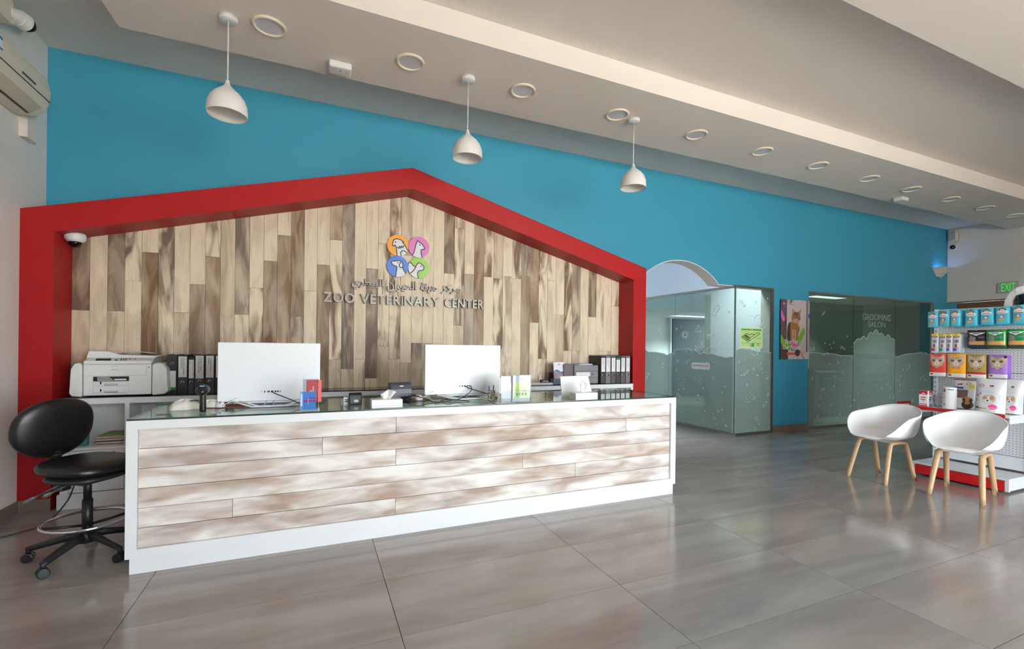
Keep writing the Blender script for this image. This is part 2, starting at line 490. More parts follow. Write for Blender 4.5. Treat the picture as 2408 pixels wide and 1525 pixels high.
# plank wall inside the house frame
pk = (XL + 3.8246) / 2
XI0, XI1 = -1.841, 3.631
sl = (3.0775 - 2.293) / (3.8246 - pk)
ZIP = 3.0775 - .2 * math.hypot(1, sl)
def roof_in(x): return ZIP - abs(x - pk) * sl
def roof_out(x): return 3.0 - abs(x - pk) * sl
pw = struct(MB().prism([(-1.86, 0), (3.65, 0), (3.65, roof_out(3.65)), (pk, 3.0), (-1.86, roof_out(-1.86))], (0, PY, 0), (1, 0, 0), (0, 0, 1), (0, 1, 0), WALL - PY).build('wall_panelled', mat('plank_backing', (92, 74, 58), .8)), 'wall clad in vertical weathered planks')
random.seed(11)
TON = {'D': (.85, .5, .45), 'G': (.75, .6, .9), 'B': (.75, .4, .1), 'M': (.48, 1.3, .4), 'L': (.06, .35, .4), 'T': (.38, .45, .1), 'P': (.2, .9, .5)}
cols = ['D2.29,729T', 'L', 'D731T', 'M661L', 'L594B', 'M', 'L735T', 'L669B', 'M604B', 'T', 'G739P', 'L677M', 'L614D', 'L554B', 'B744G', 'L684L', 'L623B',
        'B564M', 'G', 'L', 'L632G', 'L573M', 'M', 'T600L', 'L', 'L', 'L', 'D643L', 'P537M', 'L645G', 'B', 'M651L', 'T655M', 'L650P', 'M655L', 'G650B', 'B758L', 'M', 'P660L', 'L740T',
        'M', 'G', 'L', 'D745L', 'P', 'L', 'M720L']
ncol = len(cols); cwid = (XI1 - XI0) / ncol
for i, cdef in enumerate(cols):
    x0 = XI0 + i * cwid; x1 = x0 + cwid
    cdef = cdef.replace('2.29,', '')
    tones = [ch for ch in cdef if ch in TON]; num = ''.join(ch for ch in cdef if ch.isdigit())
    px = 1204 + CAM_F * (Vector(((x0 + x1) / 2, PY, 1.6)) - _C).dot(_R) / (Vector(((x0 + x1) / 2, PY, 1.6)) - _C).dot(_F)
    cuts = [.0]
    if num: zj = onY(px, float(num), PY).z
    else: zj = None
    segs = []
    if zj:
        segs = [(zj, 9, tones[0]), (zj - 1.15 - random.uniform(-.15, .2), zj, tones[1]), (0, None, random.choice('LPMT'))]
    else:
        zz = random.choice((1.15, 1.25, 1.32, 1.05)); segs = [(zz, 9, tones[0]), (0, None, random.choice('LPMTG'))]
    fixed = []
    for k, (a, b, tn) in enumerate(segs):
        if b is None: b = segs[k - 1][0]
        fixed.append((max(0, a), b, tn))
    for a, b, tn in fixed:
        if b - a < .03: continue
        g = .0012; za, zb = a + g, None
        mbp = MB(); y0 = PY - .012 - random.uniform(0, .004)
        xm = [x0 + g, x1 - g]
        if b > 5:
            if xm[0] < pk < xm[1]: poly = [(xm[0], za), (xm[1], za), (xm[1], roof_in(xm[1])), (pk, roof_in(pk)), (xm[0], roof_in(xm[0]))]
            else: poly = [(xm[0], za), (xm[1], za), (xm[1], roof_in(xm[1])), (xm[0], roof_in(xm[0]))]
        else: poly = [(xm[0], za), (xm[1], za), (xm[1], b - g), (xm[0], b - g)]
        mbp.prism(poly, (0, y0, 0), (1, 0, 0), (0, 0, 1), (0, 1, 0), PY - y0)
        o = mbp.build('plank', M_plankW, pw)
        r_, g_, b_ = TON[tn]
        o.color = (min(1, max(0, r_ + random.uniform(-.08, .08))), g_, min(1, max(0, b_ + random.uniform(-.2, .2))), 1)

# red house-shaped surround
mb = MB()
out = [(XL, 0), (XL, 2.293), (pk, 3.0775), (3.8246, 2.293), (3.8246, 0)]
inn = [(XI0, 0), (XI0, roof_in(XI0)), (pk, ZIP), (XI1, roof_in(XI1)), (XI1, 0)]
for k in range(4):
    mb.prism([out[k], out[k + 1], inn[k + 1], inn[k]], (0, FY, 0), (1, 0, 0), (0, 0, 1), (0, 1, 0), WALL - FY)
hf = mb.build('house_frame', M_red)
tag(hf, 'thick red house-shaped surround framing the wooden plank wall', 'wall frame')
MB().box(XL, XI0, FY - .01, FY, 0, .094).build('plinth_tile', M_base, hf)
MB().box(XI1, 3.8246, FY - .01, FY, 0, .094).build('plinth_tile', M_base, hf)

# ---- rooms behind the glass
IN = paint_mat('inner_wall_paint', (222, 224, 228), .04)
struct(MB().box(3.3, OX0, WALL + T, 9.75, 0, 3.5).build('wall_corridor', IN), 'corridor side wall behind the arch')
struct(MB().box(3.3, 16.4, 9.55, 9.75, 0, 3.5).build('wall_consulting_back', IN), 'far wall of the consulting room')
struct(MB().box(OX0, 16.4, 7.8, 9.55, 2.1, 3.5).build('wall_bulkhead', IN), 'pale bulkhead seen through the arch')
struct(MB().box(3.3, 16.4, WALL + T, 9.75, 3.5, 3.6).build('ceiling_inner', IN), 'inner room ceiling')
struct(MB().box(7.15, 7.3, WALL + T, 6.75, 0, 2.35).build('wall_partition', IN), 'partition between the two glazed rooms')
struct(MB().box(7.15, 12.2, 6.75, 6.9, 0, 2.35).build('wall_grooming_back', paint_mat('grooming_wall', (176, 184, 176), .05)), 'far wall of the grooming room')
struct(MB().box(12.0, 12.2, WALL + T, 6.75, 0, 2.35).build('wall_grooming_side', IN))
struct(MB().box(7.15, 12.2, WALL + T, 6.9, 2.35, 2.42).build('ceiling_grooming', IN), 'low ceiling of the grooming room')
# dark blue door
dA, dB = onY(1580, 745, 9.55).x, onY(1657, 748, 9.55).x
dr = struct(MB().box(dA, dB, 9.5, 9.55, .01, 2.07).build('door_1', mat('navy_door', (28, 62, 82), .35), bevel=.003), 'dark blue door in the consulting room')
MB().cyl((dB - .1, 9.47, .95), (dB - .1, 9.47, 1.3), .014).build('handle', mat('brass', (190, 150, 80), .25, 1), dr, smooth=True)
struct(MB().box(dB + .06, dB + .1, 9.48, 9.55, 0, 2.09).box(dA - .1, dA - .06, 9.48, 9.55, 0, 2.09).build('trim_1', IN))
# inner-room ceiling panels; the two consulting-room ones are unseen, added to brighten it
def panel_light(x, y, z, sx, sy, power, label, col=(.92, .96, 1)):
    p = thing('ceiling_light', label, 'light', (x, y, z))
    MB().box(-sx / 2 - .02, sx / 2 + .02, -sy / 2 - .02, sy / 2 + .02, -.015, 0).build('frame', M_wplastic, p)
    MB().box(-sx / 2, sx / 2, -sy / 2, sy / 2, -.02, -.015).build('diffuser', mat('lit_diffuser', (245, 248, 255), .5, emit=1.3), p)
    d = bpy.data.lights.new('inner_lamp', 'AREA'); d.shape = 'RECTANGLE'; d.size = sx; d.size_y = sy; d.energy = power; d.color = col; d.spread = 1.9
    o = bpy.data.objects.new('inner_lamp', d); COL.objects.link(o); o.parent = p; o.location = (0, 0, -.03)
panel_light(6.3, 5.75, 3.5, .6, .6, 62, 'unseen square ceiling light added to brighten the glass consulting room', (.95, .94, 1))
panel_light(8.6, 8.7, 2.1, 1.2, .3, 55, 'unseen slim ceiling light added to brighten the wall by the dark blue door')
panel_light(9.3, 5.9, 2.35, .9, .2, 34, 'slim ceiling light inside the grooming room', (.9, 1, .95))

# ------------------------------------------------------------------ glazed rooms
def hills(u0, u1, base, amp, seed, n=60):
    r = random.Random(seed); ph = [r.uniform(0, 6) for _ in range(4)]
    out = []
    for i in range(n + 1):
        u = u0 + (u1 - u0) * i / n; k = (u - u0)
        z = base + amp * (.5 * math.sin(3.1 * k + ph[0]) + .3 * abs(math.sin(6.3 * k + ph[1])) + .35 * max(0, math.sin(2.2 * k + ph[2])) * abs(math.sin(17 * k)))
        out.append((u, z))
    return out
def film_part(parent, o, ex, ez, u0, u1, z0, base, amp, seed):
    top = hills(u0, u1, base, amp, seed)
    MB().prism([(u0, z0)] + [(u1, z0)] + top[::-1], o, ex, (0, 0, 1), ez, .0006).build('frosted_film', M_film, parent)
    mb = MB().ribbon(top, .009, Vector(o) + Vector(ez) * .0008, ex, (0, 0, 1), ez)
    mb.build('drawn_outline', M_wmotif, parent)
    return top
def motifs(parent, o, ex, ez, u0, u1, z0, z1, n, seed, dark=.3, mats=None):
    r = random.Random(seed); mb = MB(); o = Vector(o) + Vector(ez) * .0009
    for k in range(n):
        u = r.uniform(u0 + .03, u1 - .03); z = z0 + (z1 - z0) * r.random() ** .9; kind = r.random(); R = r.uniform(.008, .022)
        pts = [(u + R * math.cos(a * PI / 5), z + R * 1.1 * math.sin(a * PI / 5)) for a in range(10)]
        if kind < .5:
            mb.ribbon(pts, .006, o, ex, (0, 0, 1), ez, .0006, 0, True)
            if r.random() < dark:
                mb.prism([(u + (p[0] - u) * .6, z + (p[1] - z) * .6) for p in pts], o, ex, (0, 0, 1), ez, .0006, 1)
        elif kind < .85: mb.prism([(u + (p[0] - u) * .55, z + (p[1] - z) * .55) for p in pts], o, ex, (0, 0, 1), ez, .0006, 0)
        else:
            mb.ribbon([(u - R, z), (u + R, z)], .008, o, ex, (0, 0, 1), ez, .0006); mb.ribbon([(u, z - R), (u, z + R)], .008, o, ex, (0, 0, 1), ez, .0006)
    ob = mb.build('vinyl_bubbles', [M_wmotif, mat('dark_gap', (24, 34, 34), .3)], parent); ob['kind'] = 'stuff'
    return ob

GXC = 5.80                      # corner of the glass room
# window_1: front of the consulting room, in the wall plane
w1 = struct(MB().box(GXC, OX1, WALL - .02, WALL + .02, ZG - .035, ZG).box(OX1 - .035, OX1, WALL - .02, WALL + .02, .03, ZG - .035)
            .box(GXC, OX1, WALL - .02, WALL + .02, 0, .03).build('window_1', M_steel), 'frosted glass front of the consulting room')
MB().box(GXC + .004, OX1 - .035, WALL - .006, WALL + .006, .03, ZG - .035).build('pane', M_glass, w1)
O1 = (0, WALL - .0066, 0); EX1 = (1, 0, 0); EZ1 = (0, -1, 0)
film_part(w1, O1, EX1, EZ1, GXC + .01, OX1 - .04, .03, 1.245, .06, 3)
motifs(w1, O1, EX1, EZ1, GXC + .02, OX1 - .05, .06, 1.15, 34, 5, .15)
motifs(w1, O1, EX1, EZ1, GXC + .02, OX1 - .05, 1.35, 2.15, 9, 6, 0)
def pxy(pts, Y): return [(onY(x, y, Y).x, onY(x, y, Y).z) for x, y in pts]
def pxx(pts, X): return [(-onX(x, y, X).y, onX(x, y, X).z) for x, y in pts]
og = Vector(O1) + Vector((0, -.002, 0))
mb = MB()
bub = [(1784 + 11 * math.cos(a * PI / 10), 753 + 13 * math.sin(a * PI / 10)) for a in range(-11, 8)] + [(1775, 767)]
mb.ribbon(pxy(bub, WALL), .01, og, EX1, (0, 0, 1), EZ1, .0006, 0, True)
a = onY(1777, 757, WALL); add_text(mb, 'MEOW', (a.x, og.y, a.z), (.94, 0, .34), (-.34, 0, .94), EZ1, .105, .045, .0006)
bone = [(1739, 707), (1742, 705), (1744, 708), (1748, 716), (1752, 717), (1751, 720), (1748, 721), (1746, 718), (1742, 710), (1739, 710)]
mb.ribbon(pxy(bone, WALL), .008, og, EX1, (0, 0, 1), EZ1, .0006, 0, True)
bush = [(1773 + 8 * math.cos(k * PI / 8) * (1 + .12 * (k % 2)), 827 + 7 * math.sin(k * PI / 8) * (1 + .15 * (k % 2))) for k in range(16)]
mb.ribbon(pxy(bush, WALL), .008, og, EX1, (0, 0, 1), EZ1, .0006, 0, True)
mb.build('drawn_motifs', M_wmotif, w1)
# green evacuation plan on that glass
ev = thing('evacuation_plan', 'light green square evacuation plan stuck on the glass front', 'sign', (6.13, WALL - .008, 1.313))
mats = [mat('lime_sheet', (186, 216, 142), .5), mat('plan_green', (66, 160, 60), .5), mat('plan_dark', (56, 70, 34), .5), mat('plan_red', (206, 70, 60), .5), mat('pale_lime', (212, 232, 178), .5), mat('plan_sky', (120, 180, 190), .5)]
def ev_paint(U, V):
    I = np.zeros(U.shape, int)
    I[~rect(U, V, .03, .97, .03, .97)] = 4
    I[rect(U, V, .05, .95, .86, .94)] = 1; I[rect(U, V, .45, .56, .86, .94)] = 4; I[rect(U, V, .48, .54, .87, .93)] = 3
    I[nearline(U, V, [(.06, .53), (.34, .3), (.88, .72), (.8, .78), (.45, .52), (.23, .65), (.06, .53)], .012)] = 2
    I[nearline(U, V, [(.2, .62), (.42, .47)], .03)] = 2; I[nearline(U, V, [(.22, .69), (.3, .7), (.4, .65), (.5, .7), (.6, .68)], .014)] = 2
    for k in range(5):
        a = k / 5
        I[nearline(U, V, [(.1 + a * .24, .5 - a * .18), (.2 + a * .22, .58 - a * .17)], .013)] = 2
    I[nearline(U, V, [(.14, .56), (.42, .37)], .012)] = 2
    I[rect(U, V, .08, .42, .235, .255)] = 1; I[rect(U, V, .53, .63, .05, .25)] = 1; I[rect(U, V, .44, .52, .15, .24)] = 5; I[rect(U, V, .44, .52, .06, .12)] = 3
    I[rect(U, V, .65, .93, .235, .25)] = 1; I[rect(U, V, .79, .82, .1, .24)] = 3; I[rect(U, V, .75, .95, .46, .475)] = 1
    return I
print_panel('printed_sheet', .478, .308, 80, 60, ev_paint, mats, ev, back=True)

MB().box(GXC - .004, GXC + .004, WALL - .004, WALL + .022, .03, ZG - .035).build('corner_seal', mat('pale_seal', (104, 122, 114), .3), w1)
# window_2: side of the consulting room running back along the corridor
YB, YS = 7.75, 6.255
w2 = struct(MB().box(GXC - .02, GXC + .02, WALL + .022, YB, ZG - .035, ZG).box(GXC - .02, GXC + .02, WALL + .022, YB, 0, .03).build('window_2', M_steel), 'frosted glass side of the consulting room along the corridor')
O2 = (GXC - .0066, 0, 0); EX2 = (0, -1, 0); EZ2 = (-1, 0, 0)
for (a, b) in ((WALL + .022, YS - .004), (YS + .004, YB)):
    MB().box(GXC - .006, GXC + .006, a, b, .03, ZG - .035).build('pane', M_glass, w2)
film_part(w2, O2, EX2, EZ2, -YS + .006, -WALL - .03, .03, 1.2, .09, 8)
film_part(w2, O2, EX2, EZ2, -YB, -YS - .006, .03, 1.22, .12, 14)
motifs(w2, O2, EX2, EZ2, -YS, -WALL - .05, .08, 1.1, 42, 9, .45)
motifs(w2, O2, EX2, EZ2, -YB, -YS, .5, 1.15, 26, 10, .1)
motifs(w2, O2, EX2, EZ2, -YS, -WALL - .05, 1.3, 2.1, 12, 12, 0)
o2 = Vector(O2) + Vector((-.002, 0, 0)); mb = MB()
flower = []
for k in range(10):
    a = 2 * PI * k / 10
    mb.ribbon(pxx([(1612 + 4 * math.cos(a), 787 + 4 * math.sin(a)), (1612 + 8 * math.cos(a), 787 + 10 * math.sin(a))], GXC), .012, o2, EX2, (0, 0, 1), EZ2, .0006)
cake = [(1637, 774), (1648, 774), (1649, 780), (1636, 780)]
mb.ribbon(pxx(cake, GXC), .012, o2, EX2, (0, 0, 1), EZ2, .0006, 0, True); mb.ribbon(pxx([(1640, 773), (1642, 765), (1646, 766), (1647, 773)], GXC), .012, o2, EX2, (0, 0, 1), EZ2, .0006)
drum = [(1663, 787), (1681, 786), (1681, 796), (1663, 796)]
mb.ribbon(pxx(drum, GXC), .012, o2, EX2, (0, 0, 1), EZ2, .0006, 0, True); mb.ribbon(pxx([(1663, 790), (1681, 789)], GXC), .012, o2, EX2, (0, 0, 1), EZ2, .0006)
rocket = [(1676, 739), (1680, 726), (1689, 717), (1693, 720), (1690, 730), (1682, 742)]
mb.ribbon(pxx(rocket, GXC), .01, o2, EX2, (0, 0, 1), EZ2, .0006, 0, True)
hammer = [(1545, 776), (1551, 768), (1553, 771), (1550, 775), (1555, 785), (1553, 787), (1548, 777)]
mb.prism(pxx(hammer, GXC), o2, EX2, (0, 0, 1), EZ2, .0006)
for bx in (1622, 1644, 1662, 1676):
    bush = [(bx + 8 * math.cos(k * PI / 8) * (1 + .12 * (k % 2)), 828 - (4 if bx == 1644 else 0) + 8 * math.sin(k * PI / 8) * (1 + .15 * (k % 2))) for k in range(8, 17)]
    mb.ribbon(pxx(bush, GXC), .012, o2, EX2, (0, 0, 1), EZ2, .0006)
mb.build('drawn_motifs', M_wmotif, w2)
# web-address sticker
st = thing('web_sticker', 'white rounded sticker with pink web address on the glass side', 'sticker', (GXC - .009, 5.65, .98))
A, B = -onX(1627, 862, GXC).y, -onX(1671, 861, GXC).y; zc = onX(1650, 860, GXC).z; hh = .055
pill = [(A + hh * .6 - hh * .6 * math.sin(k * PI / 8), zc + hh * math.cos(k * PI / 8)) for k in range(9)] + [(B - hh * .6 + hh * .6 * math.sin(k * PI / 8), zc - hh * math.cos(k * PI / 8)) for k in range(9)]
oo = Vector((GXC - .0095, 0, 0))
MB().prism(pill, oo, EX2, (0, 0, 1), EZ2, .0006).build('backing', mat('sticker_white', (214, 218, 218), .5), st, world=True)
mb = MB(); add_text(mb, 'zooveterinary.center', (oo.x - .0007, -A - .03, zc - .022), (0, -1, 0), (0, 0, 1), EZ2, B - A - .06, .05, .0005)
mb.build('lettering', mat('magenta_ink', (160, 40, 90), .5), st, world=True)

# window_3: grooming room
gl = [GX0, 8.622, 9.855, GX1]
w3 = struct(MB().box(GX0, GX1, WALL - .02, WALL + .02, ZG - .03, ZG).box(GX1 - .03, GX1, WALL - .02, WALL + .02, .03, ZG - .03).box(GX0, GX1, WALL - .02, WALL + .02, 0, .03).build('window_3', M_steel), 'frosted glass front of the grooming room')
for a, b in zip(gl, gl[1:]):
    MB().box(a + .004, b - .004, WALL - .006, WALL + .006, .03, ZG - .03).build('pane', M_glass, w3)
film_part(w3, O1, EX1, EZ1, gl[0] + .006, gl[1] - .006, .03, 1.21, .05, 21)
film_part(w3, O1, EX1, EZ1, gl[1] + .006, gl[2] - .006, .03, 1.42, .22, 22)
film_part(w3, O1, EX1, EZ1, gl[2] + .006, gl[3] - .03, .03, 1.2, .07, 23)
motifs(w3, O1, EX1, EZ1, gl[0] + .05, gl[1], .1, 1.55, 40, 24, .1)
motifs(w3, O1, EX1, EZ1, gl[1], gl[3] - .05, .1, 1.1, 46, 25, .3)
mb = MB()
a = onY(2027, 751, WALL); add_text(mb, 'GROOMING', (a.x, og.y, a.z), EX1, (0, 0, 1), EZ1, .84, .11, .0006)
a = onY(2040, 768, WALL); add_text(mb, 'SALON', (a.x, og.y, a.z), EX1, (0, 0, 1), EZ1, .52, .1, .0006)
for yy in (832, 836, 841): mb.ribbon(pxy([(2006, yy + 2), (2050, yy), (2106, yy)], WALL), .01, og, EX1, (0, 0, 1), EZ1, .0006)
mb.ribbon(pxy([(2010, 846), (2020, 870), (2024, 880), (2060, 884), (2090, 880), (2100, 850)], WALL), .012, og, EX1, (0, 0, 1), EZ1, .0006)
mb.ribbon(pxy([(2008, 900), (2030, 902), (2060, 898), (2090, 896), (2110, 885)], WALL), .012, og, EX1, (0, 0, 1), EZ1, .0006)
mag = [(1910 + 4 * math.cos(k * PI / 6), 807 + 6 * math.sin(k * PI / 6)) for k in range(12)]
mb.ribbon(pxy(mag, WALL), .012, og, EX1, (0, 0, 1), EZ1, .0006, 0, True); mb.ribbon(pxy([(1907, 812), (1903, 816)], WALL), .016, og, EX1, (0, 0, 1), EZ1, .0006)
mb.ribbon(pxy([(1932, 741), (1938, 733)], WALL), .03, og, EX1, (0, 0, 1), EZ1, .0006)
boat = [(1936, 886), (1949, 887), (1945, 892), (1939, 891)]
mb.prism(pxy(boat, WALL), og, EX1, (0, 0, 1), EZ1, .0006); mb.ribbon(pxy([(1940, 885), (1942, 876), (1946, 885)], WALL), .012, og, EX1, (0, 0, 1), EZ1, .0006)
mb.build('drawn_motifs', mat('faint_vinyl', (140, 150, 143), .6), w3)
# red lettered sign low on the grooming glass
sg = thing('glass_notice', 'small red notice low on the grooming room glass', 'sign', (9.9, WALL - .01, .7))
a, b = onY(2110, 946, WALL - .009), onY(2141, 953, WALL - .009)
MB().box(a.x, b.x, WALL - .0095, WALL - .008, b.z - .03, a.z + .02).build('panel', mat('notice_red', (170, 34, 36), .5), sg, world=True)
mb = MB().box(a.x + .04, b.x - .04, WALL - .0099, WALL - .0095, (a.z + b.z) / 2 - .025, (a.z + b.z) / 2 + .01)
mb.build('printed_line', mat('notice_ink', (230, 200, 190), .5), sg, world=True)
# white shelving just inside
sh = thing('shelf_unit', 'narrow white open shelf unit just inside the grooming room', 'shelf', (7.75, 5.35, 0))
mb = MB()
for x in (-.2, .165): MB().box(x, x + .02, -.14, .14, 0, .98).build('side_panel', M_white, sh)
for z in (.04, .3, .58, .94): MB().box(-.18, .165, -.14, .14, z, z + .03).build('shelf', M_white, sh)
tag(MB().lathe([(.001, 0), (.06, 0), (.07, .1), (.05, .16), (.05, .2), (.001, .2)], (7.63, 5.3, .331), 16).build('plant_pot', M_dark, smooth=True), 'dark pot on the shelf unit behind the grooming glass', 'pot')
gt = thing('grooming_table', 'dim grooming table behind the frosted grooming glass', 'table', (9.3, 6.1, 0))
MB().box(-.6, .6, -.3, .3, .82, .86).build('table_top', mat('table_grey', (120, 126, 120), .5), gt)
for x in (-.55, .55):
    for y in (-.25, .25): MB().box(x - .02, x + .02, y - .02, y + .02, 0, .82).build('leg', M_steel, gt)
dr2 = thing('pet_dryer', 'black round grooming dryer behind the grooming glass', 'dryer', (9.15, 6.25, .86))
MB().cyl((0, 0, 0), (0, 0, .7), .02).build('stand', M_dark, dr2)
MB().lathe([(.001, -.1), (.09, -.09), (.12, 0), (.1, .12), (.001, .14)], (0, 0, .8), 20).build('head', M_black, dr2, smooth=True)

# cat poster on the blue pillar
ps = thing('cat_poster', 'tall poster board with a sitting tabby cat on blue pillar', 'poster', (7.09, WALL - .03, 1.14))
pm = [mat('pst_bg', (178, 160, 156), .45), mat('pst_dark', (96, 78, 76), .45), mat('pst_light', (196, 184, 182), .45), mat('pst_cat', (150, 108, 74), .45), mat('pst_cat_d', (84, 66, 56), .45),
      mat('pst_cat_l', (190, 152, 112), .45), mat('pst_green', (118, 178, 58), .45), mat('pst_pink', (214, 96, 172), .45), mat('pst_blue', (64, 84, 176), .45), mat('pst_red', (198, 82, 66), .45), mat('pst_line', (112, 92, 92), .45), mat('pst_orange', (226, 150, 50), .45)]
def ps_paint(U, V):
    I = np.zeros(U.shape, int)
    I[rect(U, V, 0, .2, .0, 1)] = 1; I[rect(U, V, .2, .9, .12, 1)] = 2; I[rect(U, V, .2, .45, .9, 1)] = 0
    I[inpoly(U, V, [(.28, .93), (.34, 1), (.4, 1), (.32, .92)])] = 1
    I[rect(U, V, .88, .93, .1, 1)] = 10; I[rect(U, V, .93, 1, 0, 1)] = 0; I[rect(U, V, .25, 1, 0, .12)] = 2; I[rect(U, V, 0, .25, 0, .17)] = 4
    I[inpoly(U, V, [(.64, .16), (.66, .16), (.84, 0), (.81, 0)])] = 10
    body = ell(U, V, .43, .4, .18, .26) | ell(U, V, .46, .52, .19, .12)
    I[body] = 3; I[ell(U, V, .3, .42, .09, .2) & (U < .33)] = 4
    for x in (.42, .5): I[rect(U, V, x - .035, x + .03, .2, .5)] = 5
    I[nearline(U, V, [(.46, .22), (.45, .5)], .006)] = 4
    head = ell(U, V, .52, .7, .155, .1)
    I[inpoly(U, V, [(.38, .74), (.39, .86), (.5, .79)]) | inpoly(U, V, [(.58, .79), (.7, .86), (.67, .74)])] = 3
    I[inpoly(U, V, [(.4, .76), (.405, .84), (.46, .79)]) | inpoly(U, V, [(.62, .79), (.69, .84), (.66, .76)])] = 5
    I[head] = 3; I[ell(U, V, .52, .645, .12, .04)] = 5
    for k in (-.06, -.02, .02, .06): I[nearline(U, V, [(.52 + k, .79), (.52 + k * .8, .74)], .008)] = 4
    I[ell(U, V, .54, .71, .018, .014)] = 4; I[ell(U, V, .63, .7, .012, .012)] = 4; I[ell(U, V, .6, .675, .014, .01)] = 4
    I[inpoly(U, V, [(.56, .6), (.63, .6), (.6, .53)])] = 11
    I[nearline(U, V, [(.6, .28), (.78, .47)], .055) ] = 6
    I[nearline(U, V, [(0, .36), (.1, .26), (.3, .2)], .05)] = 6
    I[nearline(U, V, [(0, .78), (.09, .67)], .045)] = 7; I[rect(U, V, .4, .58, .18, .3)] = 7
    I[ell(U, V, .98, .74, .035, .04)] = 8; I[ell(U, V, .79, .11, .03, .025)] = 11
    I[rect(U, V, .2, .5, .075, .115)] = 9; I[ell(U, V, .58, .11, .09, .06)] = 4
    I[ell(U, V, .1, .93, .035, .022)] = 7; I[ell(U, V, .1, .89, .035, .02)] = 8
    return I
MB().box(-.34, .34, .002, .012, 0, .95).build('board', M_dark, ps)
print_panel('printed_photo', .68, .95, 110, 150, ps_paint, pm, ps)
for tx_, x_, z_, w_, h_ in (('Your Pet', -.26, .245, .32, .075), ('Our Passion', -.29, .155, .42, .075), ('Zoo Veterinary', -.2, .88, .18, .018), ('Center', -.2, .855, .09, .016)):
    mb = MB(); add_text(mb, tx_, (x_, -.001, z_), (1, 0, 0), (0, 0, 1), (0, -1, 0), w_, h_, .0006); mb.build('lettering', mat('poster_white', (228, 222, 226), .5), ps)
for sx in (-.32, .32):
    for z in (.03, .475, .92): MB().cyl((sx, -.001, z), (sx, -.008, z), .008, n=10).build('screw_cap', M_steel, ps)

# ------------------------------------------------------------------ logo and lettering on the planks
LP = PY - .022
white_l, line_l = mat('logo_white', (222, 220, 226), .5), mat('logo_line', (24, 20, 28), .5)
def logo(px, py, col, name, painter, label):
    c = onY(px, py, LP - .012); R = .112
    t_ = thing('logo_disc', label, 'sign', (c.x, LP, c.z - R))
    MB().cyl((0, 0, R), (0, -.014, R), R, n=48).build('disc', mat(name, col, .35), t_)
    def pt(U, V):
        I = painter(U, V); I[((U - .5) ** 2 + (V - .5) ** 2) > .247] = -1
        return I
    print_panel('animal_drawing', 2 * R, 2 * R, 100, 100, pt, [MATS[name], white_l, line_l], t_, y=-.0146)
def mk(sil, lines, dots):
    def f(U, V):
        I = np.zeros(U.shape, int); I[inpoly(U, V, sil)] = 1
        for L in lines: I[nearline(U, V, L, .023)] = 2
        for d in dots: I[ell(U, V, d[0], d[1], .034, .034)] = 2
        return I
    return f
eag = [(.46, 0), (.44, .2), (.42, .42), (.38, .49), (.34, .5), (.33, .46), (.27, .46), (.24, .52), (.25, .62), (.29, .73), (.38, .8), (.48, .81), (.6, .78), (.76, .69), (.72, .66), (.8, .57), (.97, .28), (1, 0)]
logo(936, 577, (232, 158, 44), 'logo_orange', mk(eag, [eag[:13], [(.62, .78), (.76, .69), (.7, .66), (.78, .6), (.97, .28)], [(.48, .42), (.54, .36), (.57, .48), (.63, .38), (.66, .5), (.72, .42), (.77, .51)], [(.65, 0), (.62, .18), (.7, .28), (.8, .28), (.92, .18)]], [(.38, .65)]), 'orange logo disc with a white eagle drawing')
cat = [(.14, .04), (.26, .2), (.31, .42), (.36, .64), (.44, .82), (.52, .73), (.64, .68), (.73, .55), (.79, .5), (.75, .42), (.66, .41), (.6, .36), (.6, .25), (.66, 0), (.5, -.1), (.2, -.1)]
logo(985, 581, (216, 118, 186), 'logo_pink', mk(cat, [cat[:14]], [(.55, .61)]), 'pink logo disc with a white cat drawing')
dog = [(.41, 0), (.43, .2), (.47, .4), (.45, .5), (.33, .53), (.24, .6), (.21, .68), (.25, .73), (.4, .74), (.5, .78), (.62, .77), (.71, .7), (.75, .55), (.73, .47), (.78, .35), (.9, .14), (.9, -.1), (.4, -.1)]
logo(935, 626, (46, 104, 196), 'logo_blue', mk(dog, [dog[:16], [(.64, .7), (.58, .6), (.57, .5), (.63, .45), (.72, .47)]], [(.51, .68)]), 'blue logo disc with a white dog drawing')
tur = [(.02, .76), (.14, .7), (.25, .58), (.34, .56), (.4, .66), (.46, .74), (.56, .74), (.68, .66), (.75, .54), (.7, .42), (.6, .39), (.5, .38), (.44, .28), (.45, .12), (.48, 0), (.2, 0), (0, .3), (-.1, .6)]
logo(985, 630, (142, 190, 62), 'logo_green', mk(tur, [tur[:15], [(.36, .56), (.26, .38), (.12, .24)]], [(.6, .6)]), 'green logo disc with a white tortoise drawing')
M_letter = mat('satin_nickel', (174, 164, 158), .45, .15, spec=.35)
M_lside = mat('shaded_side', (74, 64, 58), .35, .3)  # dark sides put the letters' shadow outlines into the colour
t3 = thing('sign_lettering', 'raised metal English capital letters on the plank wall', 'sign', (.9, LP, 1.71))
for word, xa, xb in (('ZOO', .082, .375), ('VETERINARY', .43, 1.25), ('CENTER', 1.305, 1.756)):
    ws = []
    for ch in word:
        vx = [v[0] for v in text_mesh(ch)[0]]; ws.append(max(vx) - min(vx))
    gap = .085; sc_ = (xb - xa) / (sum(ws) + gap * (len(word) - 1)); x_ = xa
    for ch, w_ in zip(word, ws):
        mb = MB(); add_text(mb, ch, (x_, LP, 1.715), (1, 0, 0), (0, 0, 1), (0, -1, 0), w_ * sc_, .098, .026, 1, .022)
        add_text(mb, ch, (x_, LP - .0262, 1.715), (1, 0, 0), (0, 0, 1), (0, -1, 0), w_ * sc_, .098, .001, 0, .022)
        mb.build('letter', [M_letter, M_lside], t3, world=True); x_ += (w_ + gap) * sc_
